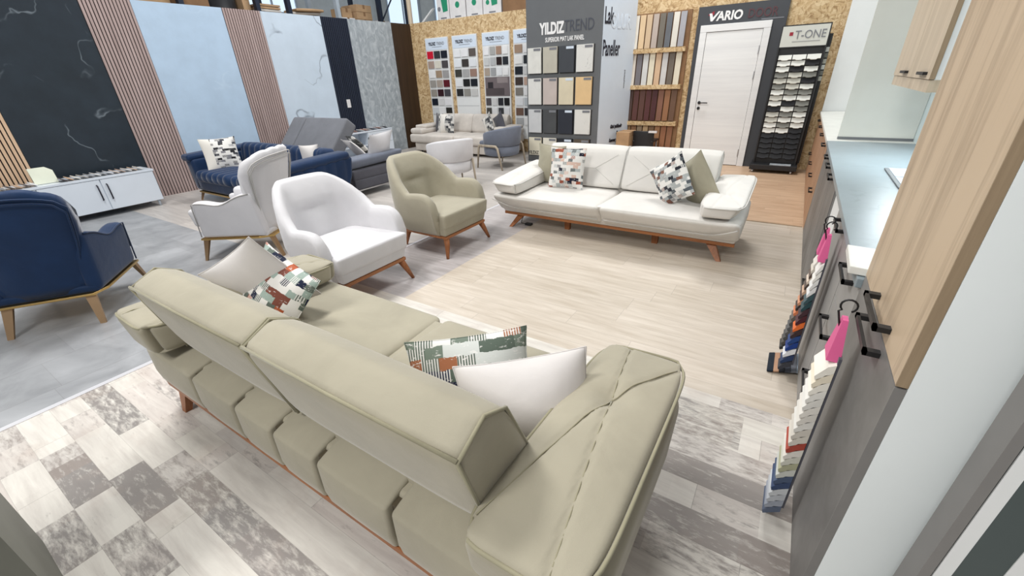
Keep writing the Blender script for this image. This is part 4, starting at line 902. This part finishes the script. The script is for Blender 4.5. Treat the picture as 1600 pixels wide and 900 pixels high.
# ---- shell armchair
def make_armchair(label, loc, rz, mm, seam, wk=1.0):
    t = thing('armchair', label, 'armchair', loc, rz, None); fab = M[mm]
    g = G(); secs = []
    a, yb, yf = 0.335, 0.25, -0.32
    path = []
    NA, NB = 14, 22
    for i in range(NA): path.append((-a, lerp(yf, 0.02, (i/(NA))**1.0), -1, 0))
    for i in range(NB+1):
        th = math.pi*i/NB; c, s_ = math.cos(th), math.sin(th); e = 0.62
        x = -a*math.copysign(abs(c)**e, c); y = 0.02+(yb-0.02)*abs(s_)**e
        path.append((x, y, None, None))
    for i in range(NA): path.append((a, lerp(0.02, yf, ((i+1)/NA)), 1, 0))
    n = len(path)
    for i, (x, y, nx, ny) in enumerate(path):
        p0 = path[max(0, i-1)]; p1 = path[min(n-1, i+1)]
        d = Vector((p1[0]-p0[0], p1[1]-p0[1])).normalized(); nrm = Vector((-d.y, d.x))
        if nrm.dot(Vector((x, y-0.02 if y > 0.02 else 0))) < 0: nrm = -nrm
        # height profile
        back = max(0.0, min(1.0, (y-0.00)/(yb-0.02))) ; back = back*back*(3-2*back)
        h = 0.600+0.285*back
        if abs(x) > 0.999*a and y < 0.0: h = 0.600+0.010*math.sin((y-yf)/0.3*math.pi)
        f = (y-yf)/0.13
        if f < 1: h = 0.44+(h-0.44)*math.sqrt(max(0, 1-(1-f)**2))
        lean = 0.035+0.115*back
        flare = lean
        def P(out, z, k): # k: how far up (0..1)
            q = flare*k; kx = 1-0.26*back*max(0, k-0.35)/0.65; return ((x*(0.90+0.10*min(1, k*2))+nrm.x*(out+q*(1-back*0.8)))*kx, y*(0.93+0.07*min(1, k*2))+nrm.y*out+q*(1 if back > 0 else 0)*back, z)
        th2 = 0.05 if back > 0.3 else 0.045
        dip = 0.0
        if back > 0.9:
            dip = 0.0
        b0 = 0.21; H_ = h-b0
        sec = [P(th2*0.5, b0, 0), P(th2, b0+0.03, 0.05), P(th2, b0+H_*0.35, 0.35), P(th2, b0+H_*0.65, 0.65), P(th2, b0+H_*0.88, 0.88), P(th2*0.8, b0+H_*0.96, 0.96), P(th2*0.3, h, 1.0), P(-th2*0.3, h, 1.0), P(-th2*0.8, b0+H_*0.96, 0.95), P(-th2, b0+H_*0.86, 0.86)]
        zi = 0.36
        for q, kd in ((0.78, 0), (0.72, 0), (0.67, 0), (0.64, 0), (0.61, 0), (0.58, 0), (0.54, 0), (0.48, 0), (0.38, 0), (0.30, 0)):
            z_ = max(zi, b0+H_*q); sec.append(P(-th2-0.012*back+dip*kd, z_, (z_-b0)/max(H_, 0.01)))
        sec += [P(-th2-0.01, 0.30, 0.1), P(-th2*0.5, b0+0.02, 0)]
        if back > 0.6:
            sec = [(p[0], p[1]+(0.028*math.exp(-(p[0]/0.14)**2)*math.exp(-((p[2]-0.63)/0.025)**2)-0.010*math.exp(-((p[2]-0.72)/0.05)**2) if q > 8 else 0), p[2]) for q, p in enumerate(sec)]
        secs.append(sec)
    g.loft(secs)
    sh = ob('shell', g, fab, t)
    # crease on the back and seam lines on both arms
    c8 = [(-0.338, -0.385, 0.285), (0.338, -0.385, 0.285), (0.27, 0.22, 0.30), (-0.27, 0.22, 0.30), (-0.345, -0.40, 0.425), (0.345, -0.40, 0.425), (0.275, 0.22, 0.42), (-0.275, 0.22, 0.42)]
    ob('seat_cushion', G().soft((0.33, 0.3, 0.07), 0.022, (14, 12, 4), (0, 0.0, 0.016), c8=c8), fab, t)
    c8 = [(-0.315, -0.36, 0.205), (0.315, -0.36, 0.205), (0.29, 0.27, 0.205), (-0.29, 0.27, 0.205), (-0.335, -0.372, 0.30), (0.335, -0.372, 0.30), (0.30, 0.25, 0.30), (-0.30, 0.25, 0.30)]
    ob('seat_base', G().soft((0.32, 0.31, 0.05), 0.02, (8, 8, 3), c8=c8), fab, t)
    pr = [(-0.315, -0.365), (0.315, -0.365), (0.30, 0.18), (0.22, 0.27), (-0.22, 0.27), (-0.30, 0.18)]
    ob('wooden_rail', G().prism(pr, 'z', 0.180, 0.206, 0.004), M['walnut'], t)
    for sx in (-1, 1):
        ob('leg', G().tube([(sx*0.275, -0.33, 0.19), (sx*0.30, -0.355, 0.12), (sx*0.345, -0.385, 0.0)], [0.032, 0.025, 0.014], 8), M['walnut_leg'], t)
        ob('leg', G().tube([(sx*0.20, 0.22, 0.19), (sx*0.215, 0.245, 0.12), (sx*0.235, 0.275, 0.0)], [0.032, 0.025, 0.014], 8), M['walnut_leg'], t)
    return t
make_armchair('white velvet shell armchair with wooden legs behind the green sofa', (-2.93, 1.97, 0), R(90), 'white_fab', M['white_pipe'])
make_armchair('sage green velvet shell armchair with curved wooden legs', (-2.93, 3.13, 0), R(90), 'sage', M['sage_dark'])

# ---- wing chairs on brass legs
def make_wing(label, loc, rz, mm, pipe):
    t = thing('wing_chair', label, 'armchair', loc, rz); fab = M[mm]
    # back: curved sheet with channels
    secs = []; nu = 42
    for i in range(nu+1):
        u = -1+2*i/nu; ch = abs(math.sin(u*math.pi*2.5)) ** 0.7
        top = 0.86+0.012*ch+0.135*(1-abs(u)**3.2)**0.5
        sec = []
        for (v, side) in [(q/12, 0) for q in range(13)]+[(1.0, .5)]+[(1-q/12, 1) for q in range(13)]:
            z = lerp(0.24, top, v)
            wv = lerp(0.27, 0.375, min(1, v*1.15))
            if v < 0.45: wv = lerp(0.275, 0.30, v/0.45)
            else: wv = lerp(0.30, 0.385, ((v-0.45)/0.55)**0.8)
            if v > 0.93: wv -= 0.02*((v-0.93)/0.07)**2
            x = u*wv; y = 0.25+0.17*v**1.2-0.14*abs(u)**2.6*(0.35+0.65*v)
            if side == 0: sec.append((x, y+0.035-0.02*max(0, v-0.9)*5, z))
            elif side == .5: sec.append((x, y, z+0.022))
            else: sec.append((x*0.98, y-0.045-0.018*ch+0.02*max(0, v-0.9)*5, z))
        secs.append(sec)
    bk = ob('backrest', G().loft(secs), fab, t)
    for off in (0.0, 0.03):
        pts = []
        for q in range(20): 
            v = q/19; wv = lerp(0.275, 0.30, v/0.45) if v < 0.45 else lerp(0.30, 0.385, ((v-0.45)/0.55)**0.8)
            u = -0.985+off; pts.append((u*wv, 0.25+0.17*v**1.2-0.14*abs(u)**2.6*(0.35+0.65*v)+0.040, lerp(0.25, 0.86-off, v)))
        for q in range(1, 20):
            u = lerp(-0.985+off, 0.985-off, q/20); pts.append((u*0.385, 0.42-0.14*abs(u)**2.6+0.038, 0.84+0.13*(1-abs(u)**3.2)**0.5-off))
        for q in range(20):
            v = 1-q/19; wv = lerp(0.275, 0.30, v/0.45) if v < 0.45 else lerp(0.30, 0.385, ((v-0.45)/0.55)**0.8)
            u = 0.985-off; pts.append((u*wv, 0.25+0.17*v**1.2-0.14*abs(u)**2.6*(0.35+0.65*v)+0.040, lerp(0.25, 0.86-off, v)))
        ob('piping', G().tube(pts, 0.006, 6), pipe, bk)
    for s in (-1, 1):
        x0, x1 = 0.26, 0.345
        c8 = [(s*x0, -0.36, 0.225), (s*x1*0.97, -0.36, 0.225), (s*0.32, 0.28, 0.225), (s*0.22, 0.28, 0.225), (s*x0, -0.33, 0.585), (s*(x1+0.035), -0.33, 0.585), (s*0.355, 0.27, 0.67), (s*0.25, 0.27, 0.67)]
        if s < 0: c8 = [c8[1], c8[0], c8[3], c8[2], c8[5], c8[4], c8[7], c8[6]]
        def fw(p, u):
            if u.z > 0: p.z -= 0.055*u.z*math.exp(-((u.y+0.1)/0.45)**2)
            return p
        am = ob('armrest', G().soft((0.05, 0.32, 0.16), 0.035, (3, 16, 8), (0.006, 0, 0), c8=c8, fn=fw), fab, t)
        pp = []
        for q in range(14):
            u = lerp(-0.97, 0.9, q/13); y = lerp(-0.33, 0.27, (u+1)/2); z = lerp(0.585, 0.67, (u+1)/2)-0.055*math.exp(-((u+0.1)/0.45)**2)
            pp.append((s*(lerp(x1+0.035, 0.355, (u+1)/2)-0.004), y, z-0.012))
        ob('piping', G().tube([(s*(x1*0.985), -0.36, 0.24)]+pp, 0.006, 6), pipe, am)
        ob('arm_bulge', G().soft((0.035, 0.035, 0.085), 0.03, (3, 3, 6), X=Matrix.Translation((s*0.315, -0.365, 0.43)) @ Matrix.Rotation(R(12), 4, 'X')), fab, am)
    ob('seat_cushion', G().soft((0.27, 0.34, 0.10), 0.05, (10, 10, 4), (0, 0, 0.02), X=Matrix.Translation((0, -0.07, 0.36))), fab, t)
    ob('seat_base', G().soft((0.30, 0.32, 0.03), 0.02, (6, 6, 2), X=Matrix.Translation((0, -0.04, 0.25))), fab, t)
    pr = [(-0.345, -0.375), (0.345, -0.375), (0.325, 0.20), (0.27, 0.315), (-0.27, 0.315), (-0.325, 0.20)]
    ob('brass_rail', G().prism(pr, 'z', 0.208, 0.226, 0.004), M['gold'], t)
    for sx in (-1, 1):
        ob('leg', G().rect_tube([(sx*0.355, -0.385, 0), (sx*0.315, -0.335, 0.209)], [0.008, 0.016], [0.012, 0.026]), M['gold_leg'], t)
        ob('leg', G().rect_tube([(sx*0.265, 0.36, 0), (sx*0.235, 0.275, 0.209)], [0.018, 0.032], [0.008, 0.012]), M['gold_leg'], t)
    return t
make_wing('navy blue velvet wing chair on brass legs, seen from behind', (-4.53, 0.60, 0), R(-125), 'navy', M['navy'])
make_wing('white velvet wing chair with grey piping on brass legs', (-4.56, 2.12, 0), R(-59), 'white_fab', M['white_pipe'])

# ---- tub chairs
def make_tub(label, loc, rz, mm, arch):
    t = thing('tub_chair', label, 'armchair', loc, rz); fab = M[mm]
    def barrel(z0, z1f, z1b, rad, thick, a0, zoff=0.0, taper=0.0):
        secs = []; N_ = 36
        for i in range(N_+1):
            th = R(lerp(a0, 360-a0, i/N_)-90)      # opening towards -y
            c, s_ = math.cos(th), math.sin(th); k = (1+s_)/2
            hz = lerp(z1f, z1b, k**0.7); e = min(1, min(i, N_-i)/2.0); 
            hz = z0+(hz-z0)*(0.75+0.25*math.sqrt(max(0, 1-(1-e)**2)))
            def Q(r_, z): 
                q = (z-z0)/(z1b-z0); rr = r_*(1+0.06*q); return (rr*c, rr*s_*0.96+0.02*q, z)
            ro, ri = rad, rad-thick
            secs.append([Q(ro-0.02, z0), Q(ro, z0+0.02), Q(ro, lerp(z0, hz, .5)), Q(ro, hz-0.03), Q(ro-0.012, hz-0.008), Q((ro+ri)/2, hz), Q(ri+0.012, hz-0.008), Q(ri, hz-0.03), Q(ri, lerp(z0, hz, .5)), Q(ri, z0+0.02), Q(ri+0.02, z0)])
        return G().loft(secs)
    ob('backrest', barrel(0.40, 0.58, 0.74, 0.355, 0.085, 42), fab, t)
    g = G(); secs = []
    for z, rr in ((0.225, 0.30), (0.235, 0.325), (0.30, 0.335), (0.385, 0.34), (0.398, 0.33)):
        secs.append([(rr*math.cos(a_*math.pi/20), rr*math.sin(a_*math.pi/20)*0.96-(0.02 if math.sin(a_*math.pi/20) < 0 else 0), z) for a_ in range(40)])
    ob('seat_base', g.loft(secs), fab, t)
    ob('seat_cushion', G().soft((0.26, 0.29, 0.05), 0.04, (8, 8, 3), (0, 0, 0.02), X=Matrix.Translation((0, -0.07, 0.43))), fab, t)
    for s in (-1, 1):
        if arch:
            P_ = [(s*0.355, -0.33, 0), (s*0.358, -0.27, 0.38), (s*0.36, -0.24, 0.415), (s*0.36, 0.16, 0.415), (s*0.358, 0.20, 0.38), (s*0.345, 0.29, 0)]
            ob('arch_leg', G().tube(P_, [0.014, 0.022, 0.024, 0.024, 0.022, 0.014], 8), M['oak_leg'], t)
        else:
            ob('leg', G().tube([(s*0.30, -0.30, 0), (s*0.27, -0.24, 0.30)], [0.012, 0.022], 8), M['oak_leg'], t)
            ob('leg', G().tube([(s*0.285, 0.285, 0), (s*0.27, 0.235, 0.42)], [0.012, 0.022], 8), M['oak_leg'], t)
    return t
make_tub('white tub chair on grey oak legs seen from behind, beyond the sage armchair', (-4.50, 5.25, 0), R(-118), 'white_fab', False)
make_tub('slate grey tub chair with pale arched wooden legs in front of the beige sofa', (-4.60, 6.88, 0), R(-98), 'blue_grey', True)

# ---- navy channel sofa
def make_navy(loc):
    t = thing('sofa', 'navy blue velvet sofa with channelled back and cushions on brass legs', 'sofa', loc); fab = M['navy']
    W_ = 1.22
    ob('base', G().soft((W_-0.06, 0.42, 0.09), 0.04, (10, 6, 3), X=Matrix.Translation((0, 0.0, 0.24))), fab, t)
    ob('brass_rail', G().box((-W_+0.08, -0.43, 0.125), (W_-0.08, 0.43, 0.148), 0.003), M['gold'], t)
    for sx in (-1, 1):
        for y, d in ((-0.40, -0.03), (0.38, 0.03)): ob('leg', G().rect_tube([(sx*(W_-0.06), y+d, 0), (sx*(W_-0.12), y, 0.126)], [0.012, 0.022], [0.008, 0.014]), M['gold_leg'], t)
    def fch(p, u, ph=0):
        c = abs(math.sin(p.x*math.pi/0.155+ph)) ** 0.6
        k = 0.022*c
        if u.y < 0: p.y -= k*(1 if abs(u.z) < 1.01 else 0)
        if u.z > 0: p.z += k*0.9
        return p
    for a, b in ((-0.98, -0.005), (0.005, 0.98)):
        ob('seat_cushion', G().soft(((b-a)/2, 0.40, 0.075), 0.07, (44, 6, 3), (0, 0, 0.01), fn=lambda p, u: fch(p, u), X=Matrix.Translation(((a+b)/2, -0.07, 0.375))), fab, t)
    c8 = [(-1.02, 0.22, 0.30), (1.06, 0.22, 0.30), (1.06, 0.46, 0.25), (-1.02, 0.46, 0.25), (-1.05, 0.32, 0.76), (1.05, 0.32, 0.76), (1.05, 0.56, 0.72), (-1.05, 0.56, 0.72)]
    ob('backrest', G().soft((1.03, 0.12, 0.24), 0.09, (90, 4, 6), c8=c8, fn=lambda p, u: Vector((p.x, p.y-0.02*abs(math.sin(p.x*math.pi/0.155))**0.6*(1 if u.y < 0.5 else -1), p.z+(0.018*abs(math.sin(p.x*math.pi/0.155))**0.6 if u.z > 0.2 else 0)))), fab, t)
    for s in (-1, 1):
        c8 = [(s*1.02, -0.42, 0.15), (s*1.22, -0.42, 0.15), (s*1.24, 0.54, 0.10), (s*1.02, 0.50, 0.13), (s*1.08, -0.42, 0.62), (s*1.29, -0.42, 0.62), (s*1.31, 0.60, 0.66), (s*1.08, 0.60, 0.66)]
        if s < 0: c8 = [c8[1], c8[0], c8[3], c8[2], c8[5], c8[4], c8[7], c8[6]]
        def fr_(p, u, s=s):
            if u.x*s > 0.5 and u.z < 0.9: p.x += s*0.018*abs(math.sin(p.y*math.pi/0.16))**0.6
            if u.z < 0: p.y -= 0.10*max(0, u.y)*(-u.z)
            return p
        am = ob('armrest', G().soft((0.08, 0.46, 0.24), 0.05, (4, 44, 8), c8=c8, fn=fr_), fab, t)
        ob('arm_roll', G().soft((0.12, 0.50, 0.05), 0.045, (6, 10, 2), (0, 0, 0.01), X=Matrix.Translation((s*1.21, 0.05, 0.645)) @ Matrix.Rotation(R(2.5), 4, 'X')), fab, am)
    return t
make_navy((-6.37, 3.26, 0))
pillow('cream pillow with black and grey dashes at the left arm of the navy sofa', M['pw_band'], (-7.15, 3.15, 0.66), (0.35, 0.9, 0.0), (-0.25, 0.08, 1), 0.46, 0.46, 0.12)
pillow('small plain white pillow at the right end of the navy sofa', M['silk'], (-5.55, 3.55, 0.63), (0.62, 0.75, 0.0), (0.15, 0.1, 1), 0.24, 0.36, 0.11)

# ---- grey sofa bed behind it
def make_grey(loc):
    t = thing('sofa', 'grey sofa bed with reclined back slabs behind the navy sofa', 'sofa', loc)
    ob('base', G().soft((1.36, 0.42, 0.075), 0.02, (10, 6, 3), X=Matrix.Translation((0, 0, 0.185))), M['grey_dark'], t)
    ob('steel_rail', G().box((-1.36, -0.42, 0.095), (1.36, 0.42, 0.112)), M['steel'], t)
    for x in (-1.25, 1.25):
        for y in (-0.36, 0.36): ob('leg', G().tube([(x, y, 0), (x, y, 0.1)], 0.016, 8), M['steel'], t)
    ob('seat_cushion', G().soft((1.36, 0.43, 0.075), 0.03, (12, 8, 3), (0, 0, 0.01), X=Matrix.Translation((0, 0, 0.325))), M['grey_dark'], t)
    def bs(x0, x1, x2, x3):
        c8 = [(x0, 0.12, 0.52), (x1, 0.12, 0.52), (x1, 0.32, 0.38), (x0, 0.32, 0.38), (x2, 0.58, 1.02), (x3, 0.58, 1.02), (x3, 0.76, 0.86), (x2, 0.76, 0.86)]
        ob('back_slab', G().soft(((x1-x0)/2, 0.12, 0.3), 0.04, (10, 4, 8), (0, 0.015, 0), c8=c8), M['grey_fab'], t)
    bs(-1.36, -0.98, -1.36, -0.98); bs(-0.96, 0.16, -0.96, 0.16)
    c8 = [(1.02, -0.44, 0.41), (1.34, -0.44, 0.41), (1.34, 0.56, 0.44), (1.02, 0.56, 0.44), (1.00, -0.46, 0.53), (1.38, -0.46, 0.55), (1.40, 0.60, 0.58), (1.02, 0.60, 0.56)]
    ob('armrest', G().soft((0.18, 0.52, 0.07), 0.055, (8, 12, 3), (0, 0, 0.012), c8=c8), M['blue_grey'], t)
    return t
make_grey((-6.62, 4.38, 0))
pillow('grey leaf patterned pillow behind the cream one on the grey sofa', M['pw_grey'], (-5.98, 4.72, 0.62), (0.89, -0.31, 0.0), (-0.42, -0.5, 0.72), 0.42, 0.42, 0.11)
pillow('plain cream pillow sloping down beside the navy sofa end', M['silk'], (-5.80, 4.52, 0.58), (0.89, -0.31, 0.0), (-0.42, -0.5, 0.72), 0.44, 0.44, 0.11)
pillow('grey leaf patterned pillow leaning on the armrest of the grey sofa', M['pw_grey'], (-5.62, 4.78, 0.60), (-0.05, 0.92, 0.05), (0.24, 0.30, 0.8), 0.40, 0.40, 0.10)
pillow('bluish white pillow resting on the armrest of the grey sofa', M['white_fab'], (-5.36, 4.62, 0.66), (-0.05, 0.92, 0.05), (0.26, 0.32, 0.75), 0.48, 0.42, 0.14)

# ---- beige sofa at the back wall
t = thing('sofa', 'beige sofa at the back wall below the swatch boards', 'sofa', (-6.30, 7.98, 0)); fb = M['beige_fab']
ob('base', G().soft((1.22, 0.42, 0.09), 0.03, (10, 6, 3), X=Matrix.Translation((0, -0.02, 0.14))), fb, t)
for x in (-1.1, 1.1):
    for y in (-0.35, 0.35): ob('leg', G().tube([(x, y, 0), (x, y, 0.06)], 0.02, 8), M['black'], t)
for a, b in ((-1.30, -0.005), (0.005, 1.30)): ob('seat_cushion', G().soft(((b-a)/2, 0.46, 0.09), 0.045, (12, 8, 3), (0, 0, 0.01), X=Matrix.Translation(((a+b)/2, -0.05, 0.325))), fb, t)
for a, b in ((-0.95, -0.005), (0.005, 0.95)): ob('backrest', slab([(0.38, 0.42), (0.44, 0.74), (0.36, 0.80), (0.28, 0.76), (0.18, 0.42)], a, b), fb, t)
for s in (-1, 1): ob('armrest', G().soft((0.19, 0.42, 0.06), 0.05, (8, 10, 3), (0, 0, 0.01), X=Matrix.Translation((s*1.13, -0.03, 0.475))), fb, t)
for s in (-1, 1): ob('arm_pad', G().soft((0.17, 0.34, 0.035), 0.03, (8, 10, 3), (0, 0, 0.01), X=Matrix.Translation((s*1.12, 0.05, 0.56))), fb, t)
pillow('charcoal pillow at the left end of the beige sofa', M['grey_dark'], (-7.12, 8.02, 0.62), (0.8, -0.4, 0), (0, 0.25, 1), 0.40, 0.42, 0.12)
pillow('grey camouflage pillow with a white stripe on the beige sofa', M['pw_camo'], (-6.83, 7.92, 0.62), (0.97, 0.0, 0), (0, 0.22, 1), 0.50, 0.42, 0.12)
pillow('grey camouflage pillow tilted near the grey tub chair on the beige sofa', M['pw_camo'], (-5.62, 7.90, 0.62), (0.7, -0.4, 0.4), (-0.4, 0.2, 0.9), 0.44, 0.40, 0.12)
pillow('charcoal pillow tilted behind the camouflage one on the beige sofa', M['grey_dark'], (-5.38, 7.98, 0.63), (0.7, -0.4, 0.4), (-0.4, 0.2, 0.9), 0.44, 0.42, 0.12)

# ---- white sideboard with samples
o = (-7.98, 1.20, 0); t = thing('sideboard', 'long low white sideboard with black handles before the slatted panels', 'sideboard', o)
X0, Xf = -0.235, 0.215
ob('carcass', G().box((X0, -1.22, 0.085), (Xf-0.018, 1.24, 0.50), 0.002), M['white_gloss'], t)
ob('top', G().box((X0-0.005, -1.23, 0.50), (Xf+0.004, 1.25, 0.528), 0.003), M['white_gloss'], t)
for a, b in ((-1.22, -0.62), (-0.61, 0.0), (0.005, 0.62), (0.625, 1.235)):
    d = ob('door', G().box((Xf-0.018, a+0.003, 0.09), (Xf, b-0.003, 0.495), 0.002), M['white_gloss'], t)
    hy = b-0.05 if a in (-1.22, 0.005) else a+0.05
    ob('handle', G().tube([(Xf, hy, 0.43), (Xf+0.022, hy, 0.425), (Xf+0.022, hy, 0.235), (Xf, hy, 0.23)], 0.008, 8), M['textblack'], d)
for y in (-1.15, 0.02, 1.18):
    for x in (X0+0.05, Xf-0.04): ob('leg', G().tube([(x, y, 0), (x, y, 0.086)], 0.016, 10), M['rack_pale'], t)
random.seed(11)
cols = ['e8e4e0', 'd8c4b4', 'b0aaa2', 'e8e8e8', 'c4a488', '8c8c8c', 'f0ece8', 'a88c78', 'd8d8dc', 'e0dcd4', '4c4444', 'e4e0dc']
for i in range(34):
    y = 0.06+0.0685*i
    if 1.24 < y < 1.46: continue
    hx = cols[(i*5+random.randint(0, 2)) % 12]; rgb = tuple(int(hx[q:q+2], 16) for q in (0, 2, 4))
    g = G().soft((0.10, 0.034, 0.006), 0.005, (2, 2, 1))
    ob('fabric_sample', g, fab_col(rgb), None, (-7.90, y, 0.556), (R(-28), 0, R(random.uniform(-4, 4))), label='fabric or board sample in the row along the sideboard top', cat='sample', group='samples in a row on the long sideboard')
ob('cream_tile', G().prism([(-0.11, 0), (0.11, 0), (0.11, 0.15), (0.05, 0.20), (-0.11, 0.20)], 'x', -0.01, 0.01, 0.003), colmat((226, 230, 212)), None, (-7.92, 1.36, 0.53), (0, R(-12), 0), label='cream tile with a cut corner propped up on the sideboard', cat='tile')
# ---- low white cabinet near the far corner
o = (-7.95, 6.45, 0); t = thing('low_cabinet', 'low white open cabinet with samples on top beyond the grey sofa', 'cabinet', o)
ob('carcass', G().box((-0.22, -0.72, 0.05), (-0.20, 0.72, 0.56)).box((-0.22, -0.72, 0.05), (0.10, -0.70, 0.56)).box((-0.22, 0.70, 0.05), (0.10, 0.72, 0.56)).box((-0.22, 0.02, 0.05), (0.10, 0.04, 0.56)).box((-0.22, -0.72, 0.05), (0.10, 0.72, 0.07)), M['white_gloss'], t)
ob('top', G().box((-0.23, -0.74, 0.56), (0.12, 0.74, 0.585), 0.003), M['white_gloss'], t)
ob('shelf', G().box((-0.20, -0.70, 0.29), (0.09, 0.02, 0.305)), M['white_gloss'], t)
d = ob('drawer', G().box((0.10, 0.03, 0.32), (0.118, 0.72, 0.555), 0.002), M['white_gloss'], t)
ob('handle', G().tube([(0.118, 0.14, 0.50), (0.14, 0.14, 0.49), (0.14, 0.22, 0.42), (0.118, 0.22, 0.41)], 0.008, 6), M['textblack'], d)
ob('door', G().box((0.10, 0.03, 0.06), (0.118, 0.72, 0.315), 0.002), M['white_gloss'], t)
for x in (-0.18, 0.07):
    for y in (-0.68, 0.68): ob('leg', G().tube([(x, y, 0), (x, y, 0.05)], 0.018, 8), M['steel'], t)
cols = ['3a3a42', 'd8d8d8', '8c7c74', 'c8a894', 'b48474', '6c6c70', 'e0dcd8', 'a87868', 'd0c8c0', '54545c', 'c4c4c8', '946c60', 'e4e4e4', '2c2c34']
for i, hx in enumerate(cols):
    rgb = tuple(int(hx[q:q+2], 16) for q in (0, 2, 4))
    ob('fabric_sample', G().soft((0.09, 0.042, 0.005), 0.004, (2, 2, 1)), fab_col(rgb), None, (-7.98, 5.84+0.095*i, 0.607), (R(-22), 0, 0), label='flat sample in the row on top of the low white cabinet', cat='sample', group='samples in a row on the low cabinet')
